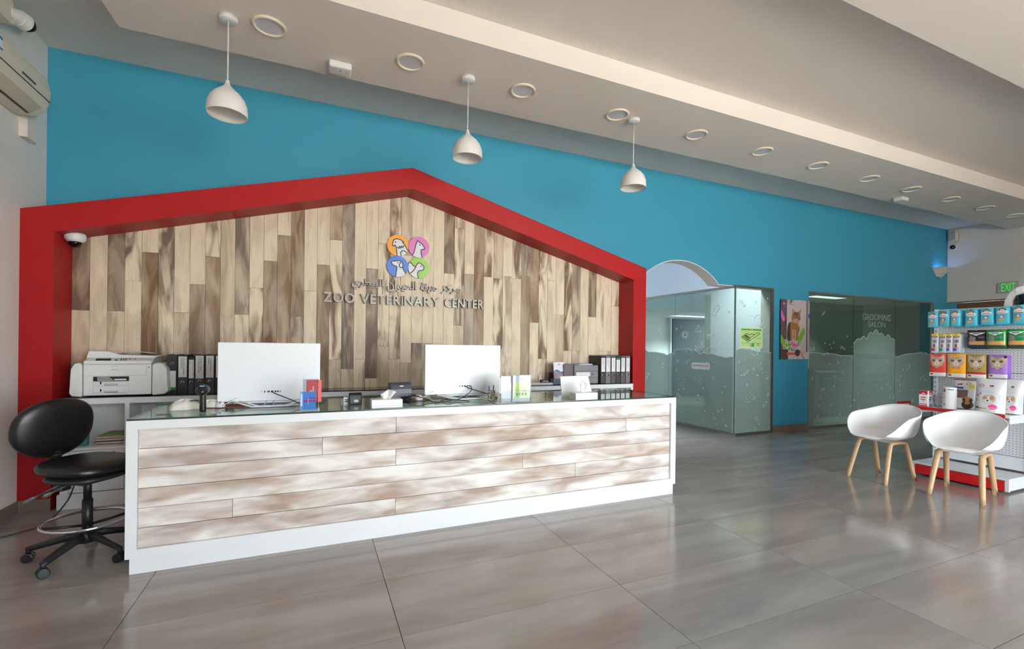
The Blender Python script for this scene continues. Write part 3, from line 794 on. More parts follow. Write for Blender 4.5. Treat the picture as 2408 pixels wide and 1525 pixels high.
t4 = thing('arabic_lettering', 'raised metal Arabic lettering on the planks below the logo discs', 'sign', (.9, LP, 1.85))
words = ['\uFEE3\uFEAE\uFEDB\uFEB0', '\uFEA3\uFEAA\uFEF3\uFED8\uFE94', '\uFE8D\uFEDF\uFEA4\uFEF4\uFEEE\uFE8D\uFEE5', '\uFE8D\uFEDF\uFE92\uFEF4\uFEC4\uFEAE\uFEF1']
spans = [(1.268, 1.49, .105), (1.045, 1.235, .115), (.695, .995, .12), (.345, .655, .12)]
for wd, (xa, xb, hh) in zip(words, spans):
    mb = MB(); add_text(mb, wd[::-1], (xa, LP, 1.915 - hh * .5), (1, 0, 0), (0, 0, 1), (0, -1, 0), xb - xa, hh, .026, 1, .022)
    add_text(mb, wd[::-1], (xa, LP - .0262, 1.915 - hh * .5), (1, 0, 0), (0, 0, 1), (0, -1, 0), xb - xa, hh, .001, 0, .022)
    mb.build('arabic_word', [M_letter, M_lside], t4, world=True)

# ------------------------------------------------------------------ ceiling fittings
M_ring = mat('cream_ring', (230, 220, 196), .45); M_lens = mat('unlit_diffuser', (214, 212, 220), .5)
dl0 = None
for i, (px, py) in enumerate(((634, 61), (965, 146), (1229, 213), (1450, 270), (1635, 317), (1792, 355), (1925, 388), (2043, 419), (2147, 443), (2240, 466), (2316, 488), (2383, 506))):
    p = onZ(px, py, ZP)
    nm = ('first', 'second', 'third', 'fourth', 'fifth', 'sixth', 'seventh', 'eighth', 'ninth', 'tenth', 'eleventh', 'twelfth')[i]
    lab = 'round recessed cream-rimmed downlight, %s from the left in the ceiling row' % nm
    if dl0 is None:
        dl0 = thing('downlight', lab, 'downlight', (p.x, 3.657, ZP), 0, 'row of recessed downlights')
        MB().lathe([(.088, .0), (.09, -.006), (.094, -.014), (.107, -.013), (.112, 0)], n=40, caps=False).build('rim', M_ring, dl0, smooth=True)
        MB().lathe([(.001, -.004), (.0885, -.004), (.0885, -.0), (.001, -.0)], n=40).build('diffuser', M_lens, dl0)
    else: dup(dl0, (p.x, 3.657, ZP), 0, lab)
pd0 = None
for i, (px, py) in enumerate(((537, 40), (1101, 183), (1489, 282))):
    p = onZ(px, py, ZP); lab = ('white bell pendant lamp nearest the left wall', 'middle white bell pendant lamp over the desk', 'white bell pendant lamp farthest right over the desk')[i]
    if pd0 is None:
        pd0 = thing('pendant_lamp', lab, 'pendant lamp', (p.x, 3.674, ZP), 0, 'pendant lamps over the reception desk')
        MB().lathe([(.001, -.03), (.052, -.03), (.056, -.025), (.056, 0), (.001, 0)], n=32).build('ceiling_rose', M_wplastic, pd0, smooth=True)
        MB().cyl((0, 0, -.436), (0, 0, -.03), .0042, n=8).build('cord', M_wplastic, pd0, smooth=True)
        z0 = -.672
        po = [(.122, z0), (.1235, z0 + .03), (.12, z0 + .07), (.105, z0 + .112), (.078, z0 + .148), (.047, z0 + .174), (.026, z0 + .194), (.016, z0 + .212), (.0125, z0 + .225), (.0115, z0 + .236), (.0045, z0 + .24)]
        pi2 = [(r - .004 if r > .02 else r * .5, z - .003) for r, z in reversed(po)]
        MB().lathe(po + pi2 + [(.122, z0)], n=48, caps=False).build('shade', mat('lamp_white', (232, 228, 224), .4), pd0, smooth=True)
        MB().lathe([(.001, z0 + .11), (.02, z0 + .105), (.028, z0 + .125), (.02, z0 + .15), (.012, z0 + .18), (.001, z0 + .19)], n=16).build('bulb', mat('bulb_white', (240, 240, 238), .3), pd0, smooth=True)
    else: dup(pd0, (p.x, 3.674, ZP), 0, lab)
for i, (px, py, lab) in enumerate(((800, 152, 'cream box-shaped emergency light on ceiling between the left pendants'), (2117, 465, 'cream box-shaped emergency light far along the ceiling band'))):
    p = onZ(px, py, ZP)
    e = thing('emergency_light', lab, 'emergency light', (p.x, 3.93, ZP), 0, 'ceiling emergency lights')
    MB().box(-.085, .085, -.06, .06, -.055, 0).build('body', M_wplastic, e, bevel=.014, seg=3)
    MB().box(-.002, .004, -.02, -.005, -.0565, -.054).build('indicator', M_dark, e)

# ------------------------------------------------------------------ left wall: air conditioner, camera
ac = thing('air_conditioner', 'cream wall-mounted air conditioner high on the left wall', 'air conditioner', (XL, 4.05, 2.955))
M_ac = mat('aged_cream_plastic', (216, 210, 192), .4)
prof = [(0, .0), (.12, .0), (.185, .06), (.205, .12), (.21, .2), (.195, .285), (.17, .3), (0, .3)]
mb = MB(); mb.prism(prof, (0, .50, 0), (1, 0, 0), (0, 0, 1), (0, -1, 0), 1.1)
MB().prism(prof, (0, .50, 0), (1, 0, 0), (0, 0, 1), (0, -1, 0), 1.1).build('body', M_ac, ac, bevel=.02, seg=3)
MB().box(.2005, .2125, -.58, .48, .1195, .1225).build('panel_gap', M_dark, ac)
MB().prism([(.125, -.002), (.186, .052), (.184, .056), (.12, .004)], (0, .42, 0), (1, 0, 0), (0, 0, 1), (0, -1, 0), .9).build('louvre', mat('louvre_cream', (196, 188, 170), .5), ac)
MB().prism([(.1, -.003), (.115, -.003), (.115, .001), (.1, .001)], (0, .42, 0), (1, 0, 0), (0, 0, 1), (0, -1, 0), .9).build('vent_slot', M_black, ac)
lab_ = MB()
for z, h_, k in ((.16, .1, 0), (.235, .018, 1), (.17, .014, 1)): lab_.box(.203 if k else .2105, .213 if k else .2115, -.34, -.1, z, z + h_, k)
lab_.build('energy_label', [M_paper, mat('label_blue', (40, 120, 180), .5)], ac)
MB().box(.2095, .2135, .12, .28, .152, .163).build('badge', M_dark, ac)
MB().box(0, .05, .56, .69, -.13, .12).box(0, .03, .45, .56, .05, .11).build('pipe_cover', mat('trunking', (226, 216, 206), .5), ac)
cc = thing('wall_camera', 'white security camera with black dome high on left wall', 'camera', (XL, 4.25, 3.46))
MB().box(0, .12, -.2, .02, .0, .16).build('junction_box', M_ac, cc, bevel=.006)
mx = Matrix.Translation((.1, .1, .1)) @ Matrix.Rotation(.9, 4, 'Y') @ Matrix.Rotation(-.7, 4, 'X')
MB().cyl((.08, .0, .08), (.11, .1, .1), .05, .05, 24).build('arm', M_wplastic, cc, smooth=False)
mb = MB(); q = Matrix.Translation((.12, .12, .1)) @ Vector((.35, .85, -.05)).to_track_quat('Z', 'Y').to_matrix().to_4x4()
mb.lathe([(.001, -.03), (.058, -.03), (.06, .02), (.052, .03)], n=28, mx=q); mb.build('housing', M_wplastic, cc, smooth=False)
MB().lathe([(.05, .03), (.046, .05), (.03, .07), (.001, .078)], n=24, mx=q).build('lens_dome', mat('black_gloss', (12, 12, 14), .08), cc, smooth=True)
# dome camera under the red frame
p = onY(177, 557, 4.8); zt = roof_in(p.x)
dc = thing('dome_camera', 'small white dome camera under the left of the red surround', 'camera', (p.x, 4.8, zt - .075))
MB().lathe([(.001, .085), (.062, .085), (.068, .07), (.066, .035), (.052, .018), (.045, .015), (.001, .015)], n=32).build('housing', M_wplastic, dc, smooth=True)
MB().lathe([(.044, .018), (.041, 0), (.028, -.02), (.001, -.028)], n=28).build('lens_dome', MATS['black_gloss'], dc, smooth=True)

# ------------------------------------------------------------------ right wall: speaker, camera, sconce, exit sign
a, b = onX(2230, 541, XR - .06), onX(2247, 566, XR - .06)
sp = thing('wall_speaker', 'small cream loudspeaker in the top right corner', 'speaker', (XR, (a.y + b.y) / 2 - .02, b.z))
MB().box(-.1, 0, -.06, .06, 0, a.z - b.z - .02).build('cabinet', M_ac, sp, bevel=.008)
MB().box(-.104, -.1, -.048, .048, .015, a.z - b.z - .035).build('grille', mat('speaker_grey', (150, 148, 146), .6), sp)
MB().tube([(-.04, -.06, .2), (-.02, -.1, .12), (-.02, -.08, .0), (-.015, -.03, -.06)], .005, 6).build('cable', M_ac, sp, smooth=True)
c0 = onX(2241, 581, XR - .03)
bc = thing('ball_camera', 'small black ball camera below the corner speaker', 'camera', (XR, c0.y, c0.z))
MB().lathe([(.001, 0), (.05, 0), (.05, .012), (.001, .012)], n=20, mx=Matrix.Rotation(-PI / 2, 4, 'Y')).build('base', M_wplastic, bc)
MB().lathe([(.001, -.045), (.03, -.034), (.045, 0), (.03, .034), (.001, .045)], (-.04, 0, 0), 20).build('ball', MATS['black_gloss'], bc, smooth=True)
s0 = onY(2213, 646, 4.9)
so = thing('wall_sconce', 'triangular white uplight on the blue wall near right corner', 'wall light', (11.3, WALL, 2.76))
mb = MB(); half = [(-.24, .17), (-.09, 0), (.09, 0), (.24, .17)]
mb.prism(half, (0, -.004, 0), (1, 0, 0), (0, 0, 1), (0, -1, 0), .006)
mb.add([(-.24, -.006, .17), (-.09, -.006, 0), (.09, -.006, 0), (.24, -.006, .17), (-.13, -.14, .17), (-.04, -.05, 0), (.04, -.05, 0), (.13, -.14, .17)],
       [(0, 1, 5, 4), (4, 5, 6, 7), (7, 6, 2, 3), (1, 2, 6, 5)])
mb.build('shade', mat('sconce_white', (206, 200, 192), .5), so, solid=.004)
MB().cyl((0, -.03, -.025), (0, -.03, 0), .012, n=12).build('finial', M_steel, so)
ld = bpy.data.lights.new('sconce_glow', 'POINT'); ld.energy = 1.3; ld.color = (.2, .42, 1); ld.shadow_soft_size = .02
lo = bpy.data.objects.new('sconce_glow', ld); COL.objects.link(lo); lo.parent = so; lo.location = (-.06, -.05, .13)
a, b = onX(2346, 664, XR - .02), onX(2395, 686, XR - .02)
ex = thing('exit_sign', 'green EXIT sign on the upper right wall', 'sign', (XR, (a.y + b.y) / 2, b.z))
hw = (a.y - b.y) / 2; hh = a.z - b.z
MB().box(-.03, 0, -hw, hw, 0, hh).build('plate', mat('sign_plate', (168, 166, 158), .4), ex, bevel=.004)
mb = MB(); add_text(mb, 'EXIT', (-.031, hw * .6, hh * .12), (0, -1, 0), (0, 0, 1), (-1, 0, 0), hw * 1.32, hh * .74, .002, 0, .0)
mb.build('lettering', mat('lit_green', (20, 200, 40), .4, emit=.55), ex)
mb = MB().prism([(hw * .7, hh * .45), (hw * .85, hh * .56), (hw * .85, hh * .34)], (-.031, 0, 0), (0, 1, 0), (0, 0, 1), (-1, 0, 0), .002); mb.build('arrow', mat('dim_green', (90, 160, 120), .5), ex)

# ------------------------------------------------------------------ reception desk
DL, DR, DY, DZ, DB = -.951, 2.972, 3.184, .859, 3.93
dk = thing('reception_desk', 'long white reception desk with whitewashed plank front and glass top', 'desk', ((DL + DR) / 2, DY + .3, 0))
pz = .09; ix0, ix1, iz0, iz1 = -.899, 2.918, .139, .81
mb = MB()
mb.box(DL, ix0, DY, DY + .05, pz, DZ); mb.box(ix1, DR, DY, DY + .05, pz, DZ); mb.box(ix0, ix1, DY, DY + .05, iz1, DZ); mb.box(ix0, ix1, DY, DY + .05, pz, iz0)
mb.build('front_frame', M_white, dk, world=True)
MB().box(DL, DL + .04, DY + .05, DB, pz, DZ - .03).build('side_panel', M_white, dk, world=True)
MB().box(DR - .04, DR, DY + .05, DB, pz, DZ - .03).build('side_panel', M_white, dk, world=True)
MB().box(DL, DR, DY + .05, DB, DZ - .03, DZ).build('worktop', M_white, dk, world=True)
MB().box(DL + .018, DR - .016, DY + .012, DY + .04, 0, pz - .003).box(DL + .018, DL + .04, DY + .04, DB - .05, 0, pz).box(DR - .04, DR - .016, DY + .04, DB - .05, 0, pz).build('plinth', M_white, dk, world=True)
MB().box(ix0, ix1, DY + .03, DY + .045, iz0, iz1).build('panel_backing', MATS['plank_backing'], dk, world=True)
gz = DZ + .0005; ZT = gz + .01
MB().box(DL + .003, DR - .003, DY + .003, DB - .003, gz, ZT).build('glass_top', M_dglass, dk, world=True)
mb = MB(); mb.box(DL + .002, DR - .002, DY + .0015, DY + .003, gz, ZT - .0004); mb.box(DL + .0015, DL + .003, DY + .003, DB, gz, ZT - .0004); mb.box(DR - .003, DR - .0015, DY + .003, DB, gz, ZT - .0004)
mb.build('glass_edge', M_edge, dk, world=True)
jn = [[932], [758, 1475], [932], [1232], [547, 1356], [932]]
random.seed(5); rh = (iz1 - iz0) / 6
for r in range(6):
    xs = [ix0] + [onY(j, 1050, DY).x for j in jn[r]] + [ix1]
    zt_ = iz1 - r * rh
    for a, b in zip(xs, xs[1:]):
        dd = DY + .016 + random.uniform(0, .003)
        o = MB().box(a + .001, b - .001, dd, DY + .03, zt_ - rh + .0012, zt_ - .0012).build('plank', M_plankD, dk, world=True, bevel=.0015, seg=1)
        o.color = (.46 + random.uniform(-.06, .06), 1.15, random.uniform(.2, .8), 1)

# ------------------------------------------------------------------ back counter
CY0, CZ = 4.622, .862
bc_ = thing('back_counter', 'long white cabinet counter with black top along plank wall', 'cabinet', (.9, 4.78, 0))
CB = PY - .018
CX0, CX1 = -1.785, 3.628
MB().box(CX0 - .015, CX1, CY0 - .006, CB, .0, .115).build('plinth', M_white, bc_, world=True)
MB().box(CX0, CX1, CY0, CB, CZ - .056, CZ - .008).build('top_board', M_white, bc_, world=True)
MB().box(CX0 - .004, CX1 + .002, CY0 - .006, CB, CZ - .008, CZ).build('black_top', mat('black_glass_top', (22, 22, 24), .12), bc_, world=True)
MB().box(CX0, CX1, CB - .012, CB, .115, CZ - .056).build('back_panel', M_wplastic, bc_, world=True)
divs = [CX0, -1.39, -.86, -.33, .3, .95, 1.6, 2.2, 2.7, 3.15, CX1 - .03]
for k, x in enumerate(divs):
    wdt = .05 if k == 0 else .03
    MB().box(x, x + wdt, CY0 + .002, CB - .012, .115, CZ - .056).build('divider', M_white, bc_, world=True)
for k, (a, b) in enumerate(zip(divs, divs[1:])):
    a += .05 if k == 0 else .03
    MB().box(a, b, CY0 + .006, CB - .012, .445, .465).build('shelf', M_white, bc_, world=True)
    d = MB().box(a + .003, b - .003, CY0 + .002, CY0 + .02, .12, .442).build('door', M_white, bc_, world=True, bevel=.002, seg=1)
    MB().box(b - .07, b - .06, CY0 - .018, CY0 + .002, .33, .43).build('handle', M_steel, d, world=False)
MB().box(2.35, 3.56, CY0 - .002, CY0 + .02, CZ - .16, CZ - .072).build('drawer', M_white, bc_, world=True, bevel=.002, seg=1)

# ---- under the counter: bottle and magazines
p = onY(196, 1012, 4.75)
bt = thing('water_bottle', 'blue drinking bottle with navy cap on the counter shelf', 'bottle', (p.x, 4.75, .465))
MB().lathe([(.001, 0), (.034, 0), (.036, .01), (.036, .12), (.03, .135), (.001, .137)], n=24).build('body', mat('teal_bottle', (90, 150, 170), .25), bt, smooth=True)
MB().lathe([(.001, .135), (.037, .135), (.039, .165), (.03, .175), (.014, .178), (.013, .2), (.001, .2)], n=24).build('cap', mat('navy_cap', (26, 36, 66), .4), bt, smooth=True)
random.seed(3)
mgc = [(196, 186, 176), (150, 120, 110), (214, 208, 200), (80, 70, 70), (206, 198, 180), (170, 130, 110), (190, 190, 186), (120, 126, 60)]
mgl = ['lowest grey magazine', 'second-lowest brown magazine', 'pale magazine low', 'thin dark booklet', 'cream magazine', 'tan magazine', 'light magazine near the top', 'olive green folder on top']
for k, (c, nm) in enumerate(zip(mgc, mgl)):
    hh = .011; x0 = -1.585 + random.uniform(-.012, .012); ww = .185 - (.03 if k == 7 else 0)
    o = MB().box(-ww / 2, ww / 2, -.11, .11, 0, hh - .001).build('magazine', mat('mag_%d' % k, c, .5), bevel=.0015, seg=1)
    o.location = (x0 + .1, 4.76, .4652 + k * hh); o.rotation_euler = (0, 0, random.uniform(-.05, .05))
    tag(o, nm + ' in the stack on the counter shelf', 'magazine', 'magazines on the counter shelf')

# ---- printer
PX0, PX1 = -1.742, -1.108; PF = 4.632
pr = thing('printer', 'large white office printer with side ink units on the back counter', 'printer', ((PX0 + PX1) / 2, 4.76, CZ))
L = PX1 - PX0; hx = L / 2
M_pw = mat('printer_white', (224, 224, 222), .4); M_pg = mat('printer_grey', (196, 194, 192), .4)
def pb(name, x0, x1, y0, y1, z0, z1, m=M_pw, bev=.006, par=pr): return MB().box(x0, x1, y0, y1, z0, z1).build(name, m, par, bevel=bev, seg=2)
F_ = PF - 4.76
pb('body', -.235, .2, F_ + .012, .165, .008, .285)
for k, (x0, x1) in enumerate(((-hx, -.24), (.205, hx))):
    q = [(0, .03), (.015, .008), (.07, .0), (.077, .002), (.077, .25), (.06, .268), (.03, .262), (.008, .22)]
    if k: q = [(.112 - a * 1.43, b) for a, b in q][::-1]
    MB().prism(q, (x0, F_ + .004, 0), (1, 0, 0), (0, 0, 1), (0, 1, 0), .3).build('ink_unit', M_pw, pr, bevel=.016, seg=3)
mb = MB().prism([(F_ + .005, .255), (F_ + .075, .31), (.165, .31), (.165, .255)], (-.235, 0, 0), (0, 1, 0), (0, 0, 1), (1, 0, 0), .44); mb.build('control_panel', M_pg, pr, bevel=.004)
def on_panel(x0, x1, t0, t1, m, name):
    f = lambda t, k: (F_ + .005 + .07 * t - .0016 * k, .255 + .055 * t + .002 * k)
    mb = MB(); a, b = f(t0, 1), f(t1, 1); a2, b2 = f(t0, -.3), f(t1, -.3)
    mb.prism([a, b, b2, a2], (x0, 0, 0), (0, 1, 0), (0, 0, 1), (1, 0, 0), x1 - x0); return mb.build(name, m, pr)
on_panel(-.17, -.075, .25, .8, mat('lcd', (40, 32, 40), .15), 'screen')
for k in range(3):
    for j in range(3): on_panel(-.015 + k * .016, -.004 + k * .016, .35 + j * .17, .44 + j * .17, M_dark, 'key')
on_panel(-.05, -.03, .55, .68, M_dark, 'key'); on_panel(-.05, -.03, .35, .46, M_dark, 'key')
for k, c in enumerate(((150, 60, 90), (220, 190, 40), (200, 90, 60))): on_panel(.04 + k * .018, .05 + k * .018, .7, .82, mat('pkey%d' % k, c, .4), 'key')
on_panel(.04, .07, .3, .5, mat('start_key', (90, 120, 170), .4), 'key')
mb = MB().prism([(-.235, .305), (-.22, .36), (-.1, .36), (-.06, .345), (-.02, .33), (.2, .325), (.235, .318), (.21, .305)], (0, F_ + .06, 0), (1, 0, 0), (0, 0, 1), (0, 1, 0), .21); mb.build('scanner_lid', M_pw, pr, bevel=.005)
MB().grid(lambda u, v: (-.05 + .24 * u, F_ + .1 + .12 * v, .342 + .012 * math.sin(PI * u)), 10, 4).build('feeder_tray', M_pg, pr, smooth=True, solid=.004)
pb('front_cover', -.232, .168, F_ + .004, F_ + .012, .165, .252)
pb('usb_cover', .17, .2, F_ + .004, F_ + .012, .18, .252, M_pw, .002)
MB().box(.184, .189, F_ + .002, F_ + .005, .226, .236).build('usb_port', M_black, pr)
MB().box(-.06, -.01, F_ + .002, F_ + .005, .238, .243).build('latch', M_pg, pr)
mb = MB(); add_text(mb, 'EPSON', (-.053, F_ + .004, .208), (1, 0, 0), (0, 0, 1), (0, -1, 0), .04, .008, .0006); mb.build('lettering', mat('badge_grey', (120, 118, 116), .4), pr)
MB().box(-.17, .055, F_ + .006, F_ + .0125, .122, .158).build('output_slot', M_black, pr)
mb = MB().prism([(-.14, .155), (-.07, .16), (-.035, .128), (-.04, .12), (-.135, .12)], (0, F_ + .004, 0), (1, 0, 0), (0, 0, 1), (0, -1, 0), .02); mb.build('output_flap', mat('flap_grey', (150, 142, 142), .4), pr)
MB().box(-.035, .04, F_ - .004, F_ + .006, .128, .14).build('paper_stop', M_pw, pr)
for z0, z1 in ((.088, .12), (.03, .08)):
    t_ = pb('tray', -.17, .055, F_ + .002, F_ + .012, z0, z1, M_pw, .003)
    MB().box(-.1, -.014, F_ - .002, F_ + .003, z0 + .004, z0 + .016).build('tray_handle', M_pg, t_)
    MB().box(-.1, -.014, F_ - .001, F_ + .003, z0 + .001, z0 + .004).build('handle_gap', M_black, t_)
    MB().box(-.126, -.117, F_ + .001, F_ + .003, z0 + .01, z0 + .03).build('slot_mark', M_black, t_)

# ---- lever-arch files
M_bind = mat('black_binder', (52, 48, 50), .5); M_bindb = mat('binder_paper', (66, 62, 62), .6)
def binder(x0, x1, z_h, yf, z0, mark, label, grp, green=False, depth=.2, spinem=None, ty=.62, tb=.34):
    b = thing('binder', label, 'binder', ((x0 + x1) / 2, yf + depth / 2, z0), 0, grp); w2 = (x1 - x0) / 2 - .0012; yl = -depth / 2
    mb = MB(); mb.box(-w2, w2, yl, yl + .003, 0, z_h); mb.box(-w2, -w2 + .003, yl + .003, depth / 2, 0, z_h); mb.box(w2 - .003, w2, yl + .003, depth / 2, 0, z_h)
    mb.build('cover', spinem or M_bind, b)
    MB().box(-w2 + .004, w2 - .004, yl + .006, depth / 2 - .008, .006, z_h - .012).build('paper_block', M_bindb, b)
    MB().lathe([(.0095, -.002), (.0125, -.0005), (.0135, .0015), (.0095, .0015)], (0, yl, z_h * mark), 20, mx=Matrix.Rotation(PI / 2, 4, 'X'), caps=False).build('finger_ring', M_chrome, b, smooth=True)
    MB().cyl((0, yl - .0008, z_h * mark), (0, yl + .002, z_h * mark), .0095, n=16).build('finger_hole', M_black, b)
    z1, z2 = tb * z_h, ty * z_h
    MB().box(-w2 * .82, w2 * .82, yl - .001, yl, z1, z2).build('spine_label', M_paper, b)
    if green: MB().box(-w2 * .82, w2 * .82, yl - .0016, yl - .001, (z1 if green > 0 else z2 - .022), (z1 + .022 if green > 0 else z2)).build('label_band', mat('green_band', (40, 140, 80), .5), b)
    return b, w2, yl, z1, z2
def spine_text(bi, lines, sz=.011):
    b, w2, yl, z1, z2 = bi; mb = MB(); n = len(lines)
    for k, (s, fr) in enumerate(lines):
        Lh = (z2 - z1) * fr; xx = (-.5 * (n - 1) + k) * -.016 if n > 1 else 0
        if s == '|':
            r = random.Random(int(fr * 1000) + k); zq = z2 - (z2 - z1) * .08; ze = zq - Lh
            while zq > ze:
                l_ = r.uniform(.006, .016); mb.box(xx - sz * .35, xx + sz * .35, yl - .0016, yl - .0011, max(ze, zq - l_), zq); zq -= l_ + .005
            continue
        add_text(mb, s, (xx - sz / 2, yl - .0012, z2 - (z2 - z1) * .06), (0, 0, -1), (1, 0, 0), (0, -1, 0), Lh, sz, .0004)
    mb.build('lettering', mat('ink_dark', (70, 66, 76), .6), b)
YB_ = 4.728
G1, G2 = 'lever-arch files beside the printer', 'lever-arch files at the right end of the counter'
def bx(px): return onY(px, 880, YB_).x
HB = onY(420, 833, YB_).z - CZ
binder(bx(392), bx(416), HB, YB_, CZ, .77, 'black lever-arch file with ring at top, next to printer', G1, 1, ty=.585, tb=.1)
b = binder(bx(417), bx(441.5), HB, YB_, CZ, .29, 'black lever-arch file labelled delayed payment agreement', G1, ty=.95, tb=.42); spine_text(b, [('DELAYED PAYMENT', .86), ('AGREEMENT', .52)])
b = binder(bx(442.5), bx(457), HB * .93, YB_, CZ, .31, 'narrow black lever-arch file, shorter than its neighbours', G1, ty=.93, tb=.42); spine_text(b, [('Hospitalization Forms', .86), ('2024', .2)], .008)
b = binder(bx(457.5), bx(481), HB, YB_, CZ, .31, 'black lever-arch file labelled consent forms', G1, ty=.97, tb=.38); spine_text(b, [('CONSENT FORMS', .6), ('12.23 PRESENT TIME', .68)])
b = binder(bx(482), bx(504.5), HB, YB_, CZ, .3, 'black lever-arch file behind the barcode scanner head', G1, ty=.97, tb=.4); spine_text(b, [('|', .62), ('|', .3)], .006)
b = binder(bx(505.5), bx(528), HB, YB_, CZ, .3, 'black lever-arch file half hidden by the left monitor', G1, ty=.97, tb=.4); spine_text(b, [('|', .4)], .008)
def bx2(px): return onY(px, 870, 4.655).x
rb = [(1413, 1424, 'first'), (1424.5, 1436, 'second'), (1437, 1448, 'third'), (1448.5, 1459, 'fourth'), (1460, 1470.5, 'fifth'), (1471.5, 1481.5, 'sixth')]
for k, (a, b, nm) in enumerate(rb):
    m_ = M_bind if k in (0, 3) else (mat('grey_binder', (112, 106, 106), .5) if k in (1, 5) else mat('charcoal_binder', (80, 76, 80), .5))
    lb = '%s lever-arch file from the left in the right-hand group' % nm
    z = binder(bx2(a), bx2(b), onY(1440, 836, 4.655).z - CZ, 4.655, CZ, .3, lb, G2, -1 if k == 3 else False, ty=.92, tb=.42, spinem=m_, depth=.265)
    spine_text(z, [('|', .72 - .05 * (k % 3))] + ([('|', .4 + .03 * k)] if k in (0, 1, 4) else []), .006)

# ---- letter tray drawers, brochures, stapler, papers on the counter
a, b = onY(1350, 900, 4.7), onY(1407, 857, 4.7)
tr_ = thing('drawer_unit', 'grey three-drawer letter tray with papers on top', 'letter tray', ((a.x + b.x) / 2, 4.8, CZ)); hw = (b.x - a.x) / 2; H3 = b.z - CZ - .005
MB().box(-hw, hw, -.095, .12, 0, H3).build('case', mat('tray_grey', (120, 118, 124), .45), tr_, bevel=.003)
for k in range(3):
    d = MB().box(-hw + .004, hw - .004, -.103, -.095, H3 * k / 3 + .004, H3 * (k + 1) / 3 - .004).build('drawer', mat('tray_front', (128, 124, 130), .4), tr_, bevel=.003)
    if k == 1:
        MB().box(-hw * .85, hw * .3, -.1045, -.103, H3 * .4, H3 * .62).build('drawer_label', M_paper, d)
        MB().cyl((hw * .5, -.105, H3 * .5), (hw * .5, -.102, H3 * .5), .01, n=14).build('finger_hole', mat('hole_blue', (40, 80, 150), .4), d)
    elif k == 2: MB().cyl((0, -.1045, H3 * .86), (0, -.102, H3 * .86), .003, n=8).build('dot', M_paper, d)
for k in range(4):
    o = MB().box(-.1, .1, -.07, .07, 0, .003).build('loose_sheet', mat('sheet_%d' % (k % 2), ((226, 222, 232), (200, 196, 226))[k % 2], .7)); o.location = ((a.x + b.x) / 2 + .01 * (k % 2), 4.8, CZ + H3 + .0005 + k * .0036); o.rotation_euler = (0, 0, (.05, -.12, .1, .22)[k])
    tag(o, ('bottom', 'second', 'third', 'top')[k] + ' sheet of paper lying on the grey letter tray', 'paper', 'sheets on the letter tray')
o = MB().box(onY(1326, 880, 4.72).x, (onY(1350, 900, 4.7).x) - .003, 4.72, 4.9, CZ, onY(1340, 856, 4.72).z).build('box_file', mat('file_slate', (96, 88, 92), .5), bevel=.003); tag(o, 'slate grey box file behind the brochure', 'box file')
p0, p1 = onY(1304, 890, 4.7), onY(1330, 851, 4.7)
br = thing('brochure', 'blue and white brochure standing in a blue holder', 'brochure', ((p0.x + p1.x) / 2 + .01, 4.72, CZ))
def br_paint(U, V):
    I = np.zeros(U.shape, int); I[V < .6 + .05 * np.sin(U * 6)] = 1; I[V < .55 + .05 * np.sin(U * 6)] = 2; I[ell(U, V, .5, .28, .3, .16)] = 3; I[ell(U, V, .35, .2, .12, .08)] = 4; I[rect(U, V, .4, .6, .86, .9)] = 1; return I
bo = print_panel('printed_cover', p1.x - p0.x, p1.z - CZ, 24, 32, br_paint, [mat('br_white', (226, 226, 234), .5), mat('br_blue', (60, 70, 150), .5), mat('br_grey', (130, 126, 140), .5), mat('br_skin', (170, 130, 120), .5), mat('br_teal', (70, 170, 170), .5)], br, back=True)
bo.rotation_euler = (-.12, 0, 0)
MB().box(-.1, .1, -.03, .05, 0, .06).build('holder', mat('holder_blue', (70, 76, 110), .4), br, bevel=.003)
p0 = onY(1282, 898, 4.7)
sp_ = thing('card_reader', 'small black card reader on the back counter', 'card reader', (p0.x, 4.72, CZ))
MB().box(-.05, .05, -.03, .03, 0, .055).build('body', M_black, sp_, bevel=.008); MB().box(-.035, .035, -.032, -.029, .038, .042).build('slot', M_paper, sp_)
for k in range(3):
    o = MB().box(-.2, .2, -.09, .09, 0, .007).build('paper_stack', mat('stack_%d' % k, ((206, 200, 204), (186, 178, 184), (222, 218, 220))[k], .7), bevel=.001, seg=1)
    o.location = (2.32, 4.74 - .005 * k, CZ + .0004 + k * .0075); o.rotation_euler = (0, 0, (.02, -.03, .05)[k]); tag(o, ('lowest', 'middle', 'uppermost')[k] + ' bundle of pale papers on counter left of brochure', 'papers', 'paper bundles on the back counter')

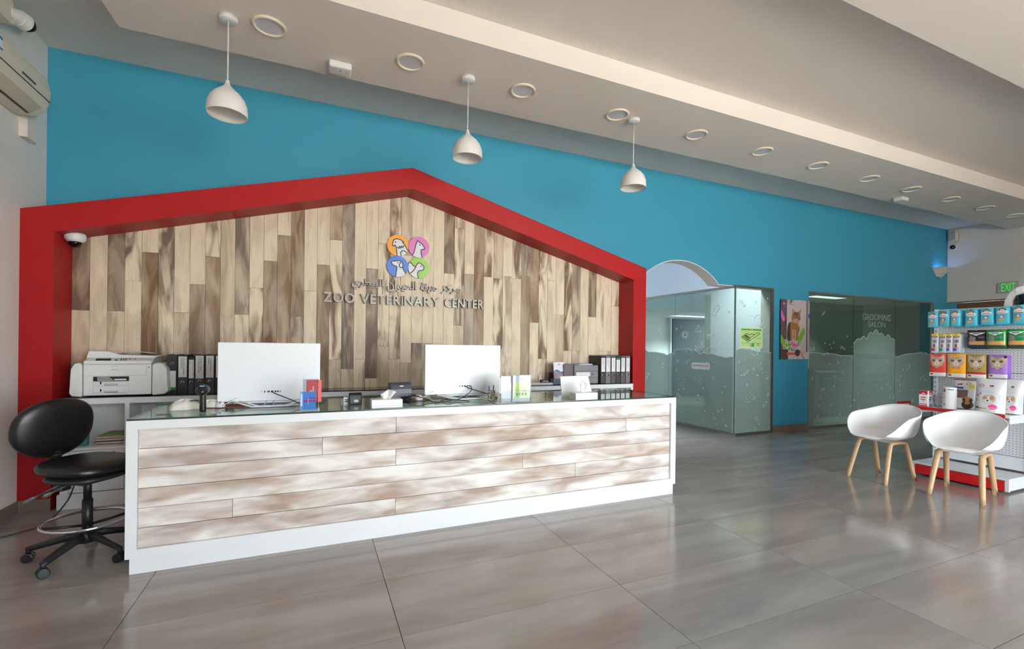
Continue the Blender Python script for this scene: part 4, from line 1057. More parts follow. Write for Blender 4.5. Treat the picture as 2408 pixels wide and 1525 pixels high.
# ------------------------------------------------------------------ things on the desk
def monitor(px0, px1, pyt, pyb, Y, lab, swap):
    a, b = onY(px0, pyt, Y), onY(px1, pyb, Y); cx = (a.x + b.x) / 2; W = (b.x - a.x) / 2; H_ = a.z - b.z
    m = thing('monitor', lab, 'monitor', (cx, Y + .03, ZT), 0, 'white all-in-one computers on the desk')
    z0 = b.z - ZT
    bo = MB().box(-W, W, -.03, -.004, z0, z0 + H_).build('back_shell', mat('aio_white', (236, 238, 242), .3), m, bevel=.006, seg=3)
    MB().box(-W + .002, W - .002, -.004, .004, z0 + .002, z0 + H_ - .002).build('screen', mat('screen_black', (16, 16, 18), .1), m)
    zz = z0 + .065
    for k, (x, w_, h_) in enumerate(((-.055, .004, .006), (-.035, .006, .014), (-.012, .014, .01), (.01, .014, .012), (.03, .008, .014), (.045, .012, .01), (.06, .006, .008))):
        MB().box(x - w_ / 2, x + w_ / 2, -.0312, -.0295, zz - h_ / 2, zz + h_ / 2).build('port', M_black if k < 5 else M_dark, m)
    r_ = .006; zf = .007
    f = MB()
    f.tube([(-.26, .02, z0 + .01), (-.22, -.06, zf + .03), (-.1, -.14, zf), (.12, -.14, zf), (.2, -.06, zf + .03), (.26, .02, z0 + .01)], r_, 8)
    f.build('stand_wire', M_white, m, smooth=True)
    MB().tube([(-.2, -.015, z0 + .004), (-.06, -.13, zf), (.0, -.13, zf)], r_, 8).build('stand_wire', M_white, m, smooth=True)
    MB().tube([(.2, -.015, z0 + .004), (.1, -.13, zf), (.05, -.13, zf)], r_, 8).build('stand_wire', M_white, m, smooth=True)
    MB().box(-.22, .22, -.03, -.005, z0 - .014, z0 - .001).build('stand_bar', M_white, m, bevel=.003)
    MB().tube([(-.02, -.025, z0), (-.04, -.07, z0 - .03), (-.07, -.12, .008), (-.05, -.13, .006)], .003, 6).build('white_cable', M_white, m, smooth=True)
    MB().tube([(.02, -.025, z0), (.02, -.06, z0 - .03), (.06, -.11, .01), (.13, -.13, .006), (.22, -.1, .012), (.23, -.06, .03), (.27, -.09, .006)], .003, 6).build('white_cable', M_white, m, smooth=True)
    return m, cx, Y + .03, zz, z0
m1 = monitor(512, 752, 804, 938, 3.6, 'white monitor seen from behind, left one on the desk', 0)
m2 = monitor(1000, 1176, 809.5, 923, 3.6, 'white monitor seen from behind, right one on the desk', 1)
def cable(pts, r, lab, par=None, m=None):
    # smooth path through points
    P = [Vector(p) for p in pts]; out = []
    for i in range(len(P) - 1):
        p0 = P[max(i - 1, 0)]; p1 = P[i]; p2 = P[i + 1]; p3 = P[min(i + 2, len(P) - 1)]
        for k in range(8):
            t = k / 8; out.append(.5 * ((2 * p1) + (p2 - p0) * t + (2 * p0 - 5 * p1 + 4 * p2 - p3) * t * t + (3 * p1 - p0 - 3 * p2 + p3) * t ** 3))
    out.append(P[-1])
    o = MB().tube(out, r, 7).build('power_cable', m or M_black, smooth=True)
    tag(o, lab, 'cable'); return o
_, cx, my, zz, z0 = m1
cable([(cx + .01, my - .031, ZT + zz), (cx + .03, my - .07, ZT + zz - .01), (cx + .12, my - .12, ZT + .05), (cx + .2, my - .16, ZT + .018), (cx + .27, my - .12, ZT + .006), (cx + .33, my - .02, ZT + .004), (cx + .36, my + .15, ZT + .004)], .0032, 'black cable hanging from the left monitor')
_, cx, my, zz, z0 = m2
cable([(cx + .055, my - .031, ZT + zz), (cx + .06, my - .06, ZT + zz - .02), (cx + .0, my - .15, ZT + .05), (cx - .1, my - .2, ZT + .012), (cx - .18, my - .22, ZT + .02), (cx - .23, my - .18, ZT + .006), (cx - .16, my - .15, ZT + .01), (cx - .06, my - .23, ZT + .006), (cx - .03, my - .27, ZT + .004)], .0032, 'black looped cable in front of the right monitor')
cable([(cx + .01, my - .031, ZT + zz), (cx + .05, my - .06, ZT + zz - .02), (cx + .16, my - .1, ZT + .045), (cx + .24, my - .06, ZT + .02), (cx + .26, my - .12, ZT + .006), (cx + .23, my - .16, ZT + .006)], .0032, 'short black cable right of the right monitor stand')
cable([(.66, 3.7, ZT + .012), (.7, 3.58, ZT + .035), (.76, 3.5, ZT + .03), (.83, 3.4, ZT + .005), (.9, 3.4, ZT + .004), (.98, 3.42, ZT + .012)], .0032, 'black cable curling past the right mouse')
# keyboards / plates under the monitors
for (x, lab) in ((m1[1], 'white keyboard below the left monitor'), (m2[1], 'white keyboard below the right monitor')):
    kb = thing('keyboard', lab, 'keyboard', (x, 3.79, ZT), 0, 'white keyboards on the desk')
    MB().box(-.22, .22, -.06, .06, 0, .014).build('body', M_wplastic, kb, bevel=.004)
    for r in range(4):
        MB().box(-.205, .205, -.05 + r * .026, -.03 + r * .026, .014, .018).build('key_row', M_white, kb, bevel=.001, seg=1)
# blue folder below left monitor
o = MB().box(-.14, .14, -.1, .1, 0, .006).build('folder', mat('folder_blue', (120, 150, 210), .4), bevel=.001, seg=1); o.location = (m1[1] + .02, 3.62, ZT + .0005); tag(o, 'thin blue folder lying under the left monitor', 'folder')

# mice
def mouse(x, y, z, lab, rz):
    m = thing('computer_mouse', lab, 'mouse', (x, y, z), rz, 'white computer mice')
    def fn(u, v):
        a = 2 * PI * u; b = v * PI / 2
        return (math.cos(a) * math.cos(b) * .032, math.sin(a) * math.cos(b) * .052, .003 + math.sin(b) * .034)
    MB().grid(fn, 24, 8, closed_u=True).build('shell', M_white, m, smooth=True)
    MB().lathe([(.001, 0), (1, 0), (1, .004), (.001, .004)], n=24, mx=Matrix.Diagonal((.0315, .0515, 1, 1))).build('base', M_wplastic, m)
    MB().box(-.003, .003, -.045, -.02, .026, .034).build('wheel', M_dark, m)
    MB().tube([(.01, -.048, .012), (.05, -.06, .03), (.09, -.02, .05), (.12, .03, .06)], .0025, 6).build('cord', M_white, m, smooth=True)
p = onZ(517, 957, ZT)
mp1 = thing('desk_mat', 'reddish brown thin mat under the left mouse', 'mat', (p.x + .02, p.y + .02, ZT))
MB().box(-.12, .12, -.06, .1, 0, .004).build('sheet', mat('red_brown_mat', (120, 62, 52), .6), mp1)
mouse(p.x, p.y, ZT + .0045, 'white mouse on the reddish mat left of the left monitor', .2)
p = onZ(980, 943, ZT)
mp = thing('mouse_pad', 'black wrist-rest mouse pad near the right monitor', 'mouse pad', (p.x + .01, 3.6, ZT))
MB().lathe([(.001, 0), (.11, 0), (.11, .004), (.001, .005)], n=32).build('pad', M_black, mp)
MB().lathe([(.001, .03), (.03, .024), (.045, .008), (.045, .004), (.001, .004)], (-.07, .03, 0), 24).build('wrist_rest', mat('gel_black', (30, 28, 30), .3), mp, smooth=True)
mouse(p.x + .03, 3.59, ZT + .0055, 'white mouse on the black mouse pad', -.2)

# barcode scanner
p = onZ(477, 966, ZT)
bs = thing('barcode_scanner', 'black handheld barcode scanner standing upright on the desk', 'barcode scanner', (p.x, p.y, ZT))
MB().lathe([(.001, 0), (.017, 0), (.0185, .01), (.0175, .06), (.0185, .105), (.02, .118), (.001, .118)], n=20).build('handle', M_black, bs, smooth=True)
def fn(u, v):
    a = 2 * PI * u; b = (v - .5) * PI
    return (math.cos(a) * math.cos(b) * .038, math.sin(a) * math.cos(b) * .055 - .01, .135 + math.sin(b) * .026 + .01 * math.sin(a))
MB().grid(fn, 24, 12, closed_u=True).build('head', mat('scanner_black', (34, 32, 34), .25), bs, smooth=True)
MB().box(-.013, .013, -.025, -.005, .155, .163).build('window', mat('scanner_blue', (90, 150, 180), .2), bs)

# crumpled white bundle with green edge
def bundle(cx, cy, rx, ry, h, seed, lab):
    r = random.Random(seed)
    def fn(u, v):
        a = 2 * PI * u; b = v * PI / 2
        k = 1 + .12 * math.sin(3 * a + seed) + .08 * math.sin(7 * a + 2 * seed) * math.cos(b)
        return (math.cos(a) * math.cos(b) * rx * k, math.sin(a) * math.cos(b) * ry * k, .001 + math.sin(b) * h * (1 + .12 * math.sin(4 * a)))
    return MB().grid(fn, 40, 12, closed_u=True)
p = onZ(408, 966, ZT)
wb_ = thing('crumpled_bag', 'crumpled white bag with a green edge on the desk corner', 'bag', (p.x + .04, p.y + .09, ZT))
bundle(0, 0, .085, .08, .06, 2, '').build('sack', mat('white_bag', (226, 224, 214), .6), wb_, smooth=True)
b2 = bundle(0, 0, .075, .06, .045, 5, '').build('sack', MATS['white_bag'], wb_, smooth=True); b2.location = (.13, .06, 0)
MB().box(-.15, -.05, -.012, .012, .028, .036).build('green_edge', mat('bag_green', (40, 84, 66), .5), wb_)
MB().box(.03, .075, -.01, .01, .05, .056).build('print_mark', M_dark, wb_)

# acrylic holders
def holder(pxa, pxb, pyt, pyb, lab, cards, cat_='leaflet holder'):
    p = onZ((pxa + pxb) / 2, pyb, ZT); yy = max(p.y, DY + .035)
    a, b = onY(pxa, pyt, yy), onY(pxb, pyb, yy); W = (b.x - a.x) / 2; H_ = a.z - ZT
    h = thing('leaflet_holder', lab, cat_, ((a.x + b.x) / 2, yy, ZT))
    MB().box(-W, W, -.002, 0, .004, H_).build('front_pane', M_acryl, h); MB().box(-W, W, .016, .018, .004, H_).build('back_pane', M_acryl, h)
    MB().box(-W, W, -.012, .03, 0, .004).build('foot', M_acryl, h)
    mb = MB(); mb.box(-W - .0015, -W, -.003, .018, .004, H_); mb.box(W, W + .0015, -.003, .018, .004, H_); mb.build('edge', mat('acryl_edge', (190, 196, 200), .2), h)
    return h, W, H_
h, W, H_ = holder(713, 748, 891, 966, 'clear holder with red and blue cards before left monitor', None)
def card_paint(c):
    def f(U, V):
        I = np.zeros(U.shape, int); I[ell(U, V, .3, .45, .1, .08)] = 1; I[rect(U, V, .42, .52, .25, .7)] = 1; I[rect(U, V, .75, .8, .2, .85)] = 1; return I
    return f
o = print_panel('red_card', .09, .14, 24, 30, card_paint(0), [mat('card_red', (226, 84, 84), .4), mat('card_pale', (244, 214, 206), .4)], h, back=True); o.location = (W * .42, .009, .058)
def bl_paint(U, V):
    I = np.zeros(U.shape, int); I[rect(U, V, .05, .15, .2, .9)] = 1; I[rect(U, V, .4, .95, .6, .66)] = 2; I[rect(U, V, .2, 1, .44, .52)] = 2; I[rect(U, V, .48, .54, .3, .66)] = 1; return I
o = print_panel('blue_card', .092, .115, 24, 30, bl_paint, [mat('card_blue', (70, 140, 222), .4), mat('card_ice', (200, 222, 246), .4), mat('card_magenta', (190, 50, 130), .4)], h, back=True); o.location = (-W * .35, .004, .008)
h, W, H_ = holder(1178, 1203, 884, 946, 'clear holder with plain white leaflets right of the monitors', None)
for k, (x, z, hh) in enumerate(((-.012, .07, .12), (.006, .008, .14), (.016, .006, .1))):
    MB().box(x - .042, x + .042, .001 + k * .004, .002 + k * .004, z, z + hh).build('leaflet', M_paper, h)
MB().box(-W + .002, -W + .008, .013, .0145, .05, .15).build('red_leaflet', mat('leaf_red', (214, 80, 70), .5), h)
h, W, H_ = holder(1206, 1248, 882, 945, 'clear holder with a lime green flyer near right monitor', None)
def lime(U, V):
    I = np.zeros(U.shape, int); I[rect(U, V, .1, .9, .14, .72)] = 1
    I[ell(U, V, .48, .86, .1, .05)] = 2
    for x in (.24, .4, .56, .74): I[ell(U, V, x, .28, .06, .06)] = 2
    I[rect(U, V, .15, .5, .42, .44)] = 2; I[rect(U, V, .3, .5, .5, .515)] = 2; I[rect(U, V, .6, .78, .4, .43)] = 2; I[ell(U, V, .68, .48, .06, .05)] = 3
    return I
o = print_panel('flyer', 2 * W - .006, H_ - .01, 44, 60, lime, [M_paper, mat('flyer_lime', (212, 230, 130), .5), mat('flyer_grey', (130, 136, 150), .5), mat('flyer_pale', (206, 214, 226), .5)], h, back=True); o.location = (0, .006, .006)

# small black payment terminal + patterned block
p = onZ(836, 951, ZT)
tm = thing('payment_terminal', 'small black payment terminal standing on the desk', 'payment terminal', (p.x, p.y + .03, ZT))
MB().prism([(-.03, 0), (.04, 0), (.04, .07), (.0, .085), (-.02, .07)], (-.043, 0, 0), (0, 1, 0), (0, 0, 1), (1, 0, 0), .086).build('body', M_black, tm, bevel=.006)
MB().box(-.032, .034, -.034, -.026, .008, .052).build('front_plate', M_dark, tm); MB().box(-.01, .018, -.0355, -.034, .018, .036).build('sticker', M_paper, tm)
p = onZ(815, 951, ZT)
bk = thing('patterned_tag', 'small white tag with black pattern beside payment terminal', 'tag', (p.x, p.y + .03, ZT))
def tg(U, V):
    I = np.zeros(U.shape, int); I[rect(U, V, .15, .85, .3, .38)] = 1; I[rect(U, V, .15, .85, .62, .7)] = 1; I[nearline(U, V, [(.3, .38), (.5, .6), (.7, .38)], .05)] = 1; return I
print_panel('face', .036, .05, 16, 20, tg, [M_paper, M_black], bk); MB().box(-.018, .018, .001, .02, 0, .05).build('block', M_wplastic, bk)
# receipt printer
p = onZ(931, 936, ZT)
rp = thing('receipt_printer', 'dark grey receipt printer behind the left tissue box', 'receipt printer', (.64, 3.75, ZT))
MB().prism([(-.07, 0), (.07, 0), (.07, .125), (-.02, .13), (-.05, .115), (-.068, .08), (-.072, .05)], (-.082, 0, 0), (0, 1, 0), (0, 0, 1), (1, 0, 0), .164).build('body', mat('slate_plastic', (74, 76, 86), .4), rp, bevel=.006, seg=3)
MB().box(-.012, .018, -.064, -.05, .1, .108).build('badge', M_paper, rp)
MB().box(-.082, .082, -.0735, -.0705, .048, .0495).build('lid_gap', M_black, rp)

# tissue boxes
def tissue_box(x0, x1, y0, dpt, h_, lab, seed, th_, rz):
    W = (x1 - x0) / 2; b = thing('tissue_box', lab, 'tissue box', ((x0 + x1) / 2, y0 + dpt / 2, ZT), rz, 'tissue boxes on the desk')
    MB().box(-W, W, -dpt / 2, dpt / 2, 0, h_ * .24).build('base', M_white, b, bevel=.0015, seg=1)
    MB().box(-W, W, -dpt / 2, dpt / 2, h_ * .25, h_).build('cover', M_white, b, bevel=.002, seg=1)
    r = random.Random(seed)
    def fn(u, v):
        a = (u - .5) * 2; wv = .5 + .6 * v
        return (a * .05 * wv + .012 * v * math.sin(seed), .012 * math.sin(a * 5 + seed) * (.4 + v) + .012 * math.cos(a * 2.5) * v, h_ - .002 + v * th_ * (1 + .28 * math.sin(a * 2.2 + seed)))
    MB().grid(fn, 20, 8).build('tissue', M_paper, b, smooth=True, solid=.001)
tissue_box(.362, .568, 3.215, .1, .056, 'white tissue box left of centre, before the receipt printer', 1, .05, .0)
tissue_box(1.945, 2.155, 3.2, .1, .056, 'white tissue box nearer the right end of the desk', 2.2, .075, .0)
# white screen back / angled stand
a = onY(1322, 884, 3.42); b = onY(1388, 930, 3.42)
ws = thing('customer_display', 'white slanted display back behind the right tissue box', 'display', ((a.x + b.x) / 2, 3.42, ZT))
W = (b.x - a.x) / 2; H_ = a.z - ZT
MB().prism([(-W, .0), (W + .03, .0), (W - .004, H_), (-W, H_ - .004)], (0, 0, 0), (1, 0, 0), (0, .18, 1), (0, 1, 0), .012).build('panel', M_white, ws, bevel=.003)
MB().prism([(-.05, 0), (.05, 0), (.04, H_ * .7), (-.04, H_ * .7)], (0, .14, 0), (1, 0, 0), (0, -.05, 1), (0, 1, 0), .008).build('stand', M_wplastic, ws)
# dark speckled box
p = onZ(1160, 949, ZT)
sb = NT('speckled_stone'); fz = sb.noise(sb.coords((1, 1, 1)), 90, 3); sb.l(sb.mix(sb.ramp(fz, .4, .6), rgb(60, 54, 52), rgb(190, 184, 180)), sb.p.inputs['Base Color'])
pc = thing('pen_cup', 'speckled stone pen cup beside the right monitor stand', 'pen cup', (1.27, 3.34, ZT))
MB().lathe([(.001, 0), (.032, 0), (.032, .085), (.028, .085), (.028, .01), (.001, .01)], n=4).build('cup', sb.m, pc)
MB().cyl((.01, 0, .012), (.02, .005, .125), .004, n=8).build('pen', M_black, pc); MB().cyl((-.01, .008, .012), (-.016, .01, .118), .004, n=8).build('pen', mat('pen_blue', (50, 70, 160), .3), pc)
# floor cable by the left wall
def fcable():
    p = [onZ(0, 1216, .004), onZ(20, 1219, .004), onZ(45, 1215, .004)]
    pts = [(XL + .03, 4.0, .12), (XL + .04, 4.15, .03)] + [tuple(q) for q in p] + [(-1.72, 4.3, .1), (-1.66, 4.25, .2)]
    return pts
q = [Vector((XL + .03, 3.95, .006)), Vector((-1.95, 4.05, .006)), Vector((-1.85, 4.12, .006)), Vector((-1.7, 4.2, .03)), Vector((-1.6, 4.25, .16)), Vector((-1.56, 4.3, .3)), Vector((-1.56, 4.62, .33))]
cable(q, .005, 'black cable running along the floor by the left wall')

# ------------------------------------------------------------------ drafting stool
ds = thing('swivel_stool', 'black leatherette swivel stool with chrome foot ring and castors', 'office chair', (-1.255, 3.59, 0))
cs = [(-1.547 + 1.255, 3.555 - 3.59), (-1.357 + 1.255, 3.326 - 3.59)]
ang0 = math.atan2(cs[1][1], cs[1][0]); R5 = .275
M_pl = mat('chair_plastic', (34, 33, 36), .5)
for k in range(5):
    a = ang0 + 2 * PI * k / 5; c_, s_ = math.cos(a), math.sin(a)
    pts = [(c_ * r, s_ * r, z) for r, z in ((.02, .125), (.1, .115), (.2, .092), (.262, .078), (.28, .072))]
    MB().tube(pts, [.03, .026, .022, .02, .016], 10, flat=.75).build('base_arm', M_pl, ds, smooth=True)
    cst = MB().cyl((c_ * R5, s_ * R5, .045), (c_ * R5, s_ * R5, .085), .012, n=12).build('castor', M_pl, ds, smooth=True)
    ta = a + .9 + k; dx, dy = math.cos(ta), math.sin(ta)
    for sgn in (-1, 1):
        ox, oy = c_ * R5 + dx * .016 * sgn, s_ * R5 + dy * .016 * sgn
        MB().cyl((ox - dx * .011, oy - dy * .011, .027), (ox + dx * .011, oy + dy * .011, .027), .027, n=20).build('wheel', M_black, cst, bevel=.004)
MB().lathe([(.001, .085), (.045, .085), (.048, .13), (.036, .15), (.001, .15)], n=24).build('hub', M_pl, ds, smooth=True)
MB().cyl((0, 0, .13), (0, 0, .34), .026, n=24).build('column', M_black, ds, smooth=True)
MB().cyl((0, 0, .34), (0, 0, .49), .02, n=24).build('gas_spring', M_black, ds, smooth=True)
ringz = .215
MB().tube([(.205 * math.cos(2 * PI * k / 48), .205 * math.sin(2 * PI * k / 48), ringz) for k in range(49)], .0095, 10).build('foot_ring', M_chrome, ds, smooth=True)
for k in range(4):
    a = .4 + k * PI / 2; MB().tube([(.02 * math.cos(a), .02 * math.sin(a), ringz - .03), (.1 * math.cos(a), .1 * math.sin(a), ringz - .02), (.2 * math.cos(a), .2 * math.sin(a), ringz - .002)], .008, 8).build('ring_spoke', M_black, ds, smooth=True)
FD = math.atan2(-.55, .83)
Rz = Matrix.Rotation(FD, 4, 'Z')
def cushion(w, d, h, px=2.6, crown=.35):
    """rounded cushion: w (y) by d (x) by h, superellipse outline, domed top"""
    def fn(u, v):
        a = 2 * PI * u; b = (v - .5) * PI
        ca, sa = math.cos(a), math.sin(a); e = 2 / px
        x = math.copysign(abs(ca) ** e, ca); y = math.copysign(abs(sa) ** e, sa)
        rb = abs(math.cos(b)) ** .5; z = math.copysign(abs(math.sin(b)) ** .8, math.sin(b))
        return Vector((x * rb * d / 2, y * rb * w / 2, z * h / 2))
    return fn
fnc = cushion(.43, .42, .085)
mb = MB().grid(lambda u, v: Rz @ (fnc(u, v) + Vector((0, 0, .018 * math.cos(6 * 0) - .35 * (fnc(u, v).x) ** 2 * (1 if fnc(u, v).x > 0 else -.6)))) + Vector((0, 0, .535)), 48, 20, closed_u=True)
mb.build('seat', M_leather, ds, smooth=True)
fsh = cushion(.36, .36, .05)
MB().grid(lambda u, v: Rz @ fsh(u, v) + Vector((0, 0, .487)), 40, 12, closed_u=True).build('seat_shell', M_pl, ds, smooth=True)
fnb = cushion(.44, .37, .085, 2.4)
tilt = Matrix.Rotation(-1.42, 4, 'Y')
def bk_(u, v):
    p = fnb(u, v); p = Vector((p.x * (1 - .35 * abs(p.y) * 2 * (1 if p.x < 0 else .25)), p.y, p.z + .55 * p.y * p.y))
    p = tilt @ p
    return Rz @ (p + Vector((-.235, 0, .762)))
MB().grid(bk_, 48, 20, closed_u=True).build('backrest', M_leather, ds, smooth=True)
def loc(x, y, z): return Rz @ Vector((x, y, z))
MB().tube([loc(-.1, 0, .47), loc(-.2, 0, .48), loc(-.255, 0, .53), loc(-.27, 0, .64)], .018, 10, flat=.6).build('back_post', M_pl, ds, smooth=True)
bel = []
for k in range(9): bel.append((.036 if k % 2 else .03, .56 + k * .011))
MB().lathe(bel, tuple(loc(-.25, 0, 0)), 20).build('bellows', mat('bellows_black', (24, 23, 25), .45), ds, smooth=False)
MB().box(-.1, .06, -.07, .07, .44, .47, mx=Rz).build('mechanism', M_black, ds, bevel=.006)
MB().box(-.22, -.16, -.03, .03, .38, .47, mx=Rz).build('tilt_housing', M_black, ds, bevel=.006)
for k, (p0, p1) in enumerate((((-.09, -.06, .465), (-.25, -.11, .375)), ((-.06, -.05, .455), (-.16, -.12, .405)))):
    p0, p1 = Vector(p0), Vector(p1); d_ = p1 - p0
    lv = MB().tube([p0, p0 + d_ * .3, p0 + d_ * .7], .006, 8).build('lever', M_dark, ds, smooth=True)
    MB().tube([p0 + d_ * .62, p0 + d_ * .75, p0 + d_ * .9, p1], [.007, .015, .017, .008], 10, flat=.55).build('grip', mat('smoked_grip', (90, 96, 94), .2), lv, smooth=True)

# ------------------------------------------------------------------ white tub chairs
M_shell = mat('white_shell', (236, 236, 238), .38)
def make_chair(loc, rz, label):
    ch = thing('tub_chair', label, 'chair', loc, rz, 'white tub chairs')
    W, Dp = .265, .255; zs = .405
    def rim(a):      # a = 0 front, pi = back
        t = abs(a) / PI
        s = min(1, max(0, (t - .07) / .48)); s = s * s * (3 - 2 * s)
        k = min(1, max(0, (t - .5) / .5)); k = k * k * (3 - 2 * k)
        return .035 + .215 * s + .085 * k
    def fn(u, v):
        a = (u - .5) * 2 * PI                       # local front = -y
        ca, sa = math.cos(a), math.sin(a); e = 2 / 2.7
        fx = math.copysign(abs(sa) ** e, sa); fy = -math.copysign(abs(ca) ** e, ca)
        if v < .5:
            q = v / .5; r = q * .82; z = zs + .012 * q * q
            z += .035 * q ** 4
        else:
            q = (v - .5) / .5; r = .82 + .18 * math.sin(q * PI / 2) ** .9; z = zs + .047 + (rim(a) - .047 + .0) * (1 - math.cos(q * PI / 2)) ** .9 if rim(a) > .06 else zs + .047 + (rim(a) - .06) * q
        back = max(0, fy) ** 2
        lean = .04 * back * (z - zs) / .3
        dy = fy * r * Dp + lean * 2
        if fy < 0: dy = fy * r * (Dp * (1.0))
        return (fx * r * W, dy, z)
    MB().grid(fn, 72, 26, closed_u=True).build('shell', M_shell, ch, smooth=True, solid=.007)
    for sx in (-1, 1):
        fxl, fyl, bxl, byl = .175 * sx, -.235, .165 * sx, .225
        tx, tz = .145 * sx, .385
        P = [(fxl, fyl, .0)]
        for k in range(1, 6): q = k / 6; P.append((fxl + (tx - fxl) * q, fyl + (-.125 - fyl) * q, tz * q * .94))
        P += [(tx, -.118, tz * .955), (tx, -.105, tz * .985), (tx, -.08, tz), (tx, .0, tz + .002), (tx, .07, tz), (tx, .1, tz * .985), (tx, .115, tz * .955)]
        for k in range(1, 6): q = k / 6; P.append((tx + (bxl - tx) * q, .12 + (byl - .12) * q, tz * .94 * (1 - q)))
        P.append((bxl, byl, 0))
        mb = MB()
        # flattened bentwood section, widest across the chair
        vs = []; n = 10
        for i, p in enumerate(P):
            p = Vector(p); d = (Vector(P[min(i + 1, len(P) - 1)]) - Vector(P[max(i - 1, 0)])).normalized()
            sx_ = Vector((1, 0, 0)); sx_ = (sx_ - d * sx_.dot(d)).normalized(); nn = d.cross(sx_)
            zz_ = p.z / tz; wd = .0235 - .003 * (1 - zz_) ; tk = .0145 + .004 * (1 - min(1, zz_))
            if i in (0, len(P) - 1): nn = Vector((0, 1, 0)); sx_ = Vector((1, 0, 0))
            for j in range(n):
                t = 2 * PI * j / n; vs.append(p + sx_ * (math.cos(t) * wd) + nn * (math.sin(t) * tk))
        k = len(P); fs = [(i * n + j, i * n + (j + 1) % n, (i + 1) * n + (j + 1) % n, (i + 1) * n + j) for i in range(k - 1) for j in range(n)] + [tuple(range(n)), tuple(range((k - 1) * n, k * n))]
        mb.add(vs, fs); mb.build('leg_frame', M_beech, ch, smooth=True)
    MB().box(-.15, .15, -.06, .06, .378, .4).build('mounting_bracket', M_wplastic, ch, bevel=.004)
    return ch
ch1 = make_chair((5.315, 2.80, 0), -PI / 2 - .06, 'white tub chair with beech legs beside the glass wall')
dup(ch1, (5.42, 2.205, 0), -PI / 2 + .17, 'white tub chair with beech legs standing before the pegboard display')

# ------------------------------------------------------------------ pegboard display stand
GX, GB, GY0, GY1 = 5.82, 6.22, 2.045, 2.785
gd = thing('display_stand', 'white pegboard shop display stand with red price rails', 'display stand', (6.02, 2.41, 0))
t = NT('pegboard'); v = t.coords((1, 1, 1), False)
sx = t.n('SeparateXYZ'); t.l(v, sx.inputs[0])
def cell(s, off):
    f = t.math('FRACT', t.math('DIVIDE', t.math('ADD', s, off), .025)); return t.math('SUBTRACT', f, .5)
d2 = t.math('ADD', t.math('POWER', cell(sx.outputs[1], 10), 2), t.math('POWER', cell(sx.outputs[2], 10), 2))
t.l(t.mix(t.math('LESS_THAN', d2, .017), rgb(214, 214, 218), rgb(52, 52, 56)), t.p.inputs['Base Color']); t.p.inputs['Roughness'].default_value = .4
M_peg = t.m
M_gw = mat('display_white', (220, 222, 226), .35); M_gred = mat('rail_red', (206, 24, 32), .35)
for k, (a, b) in enumerate(((.16, .285), (.29, .79), (.795, 1.09), (1.095, 1.745))):
    MB().box(GB, GB + .012, GY0 + .03, GY1 - .03, a, b).build('peg_panel', M_gw if k == 0 else M_peg, gd, world=True)
for y in (GY0, GY1 - .03):
    up_ = MB().box(GB - .008, GB + .05, y, y + .03, 0, 1.75).build('upright', M_gw, gd, world=True)
    mb = MB()
    for z in [0.2 + .05 * i for i in range(30)]:
        for dy in (.008, .018): mb.box(GB - .0086, GB - .0075, y + dy, y + dy + .003, z, z + .025)
    so_ = mb.build('slots', M_black, up_); so_['kind'] = 'stuff'
MB().box(GX, GB, GY0, GY1, .118, .138).box(GX + .02, GB, GY0 + .01, GY1 - .01, .02, .118).build('base_deck', M_gw, gd, world=True, bevel=.003)
MB().box(GX - .004, GX + .02, GY0 + .03, GY1 - .03, .022, .112).build('base_rail', M_gred, gd, world=True)
for y in (GY0, GY1 - .028): MB().box(GX - .002, GX + .02, y, y + .028, .02, .118).build('rail_end', M_gw, gd, world=True)
MB().box(GX, GB, GY0, GY1, .692, .714).build('shelf', M_gw, gd, world=True, bevel=.002)
MB().box(GX - .006, GX, GY0 + .03, GY1, .688, .722).build('price_rail', M_gred, gd, world=True)
MB().box(GX, GB, GY0, GY0 + .004, .64, .692).build('shelf_bracket', M_gw, gd, world=True)
MB().box(GX, GB, GY1 - .004, GY1, .64, .692).build('shelf_bracket', M_gw, gd, world=True)
MB().box(GB + .012, GB + .5, GY0, GY1, 1.7, 1.72).build('rear_top_shelf', M_gw, gd, world=True)
MB().box(GB + .05, GB + .5, GY0, GY0 + .02, 0, 1.7).box(GB + .05, GB + .5, GY1 - .02, GY1, 0, 1.7).build('rear_side_panel', M_gw, gd, world=True)

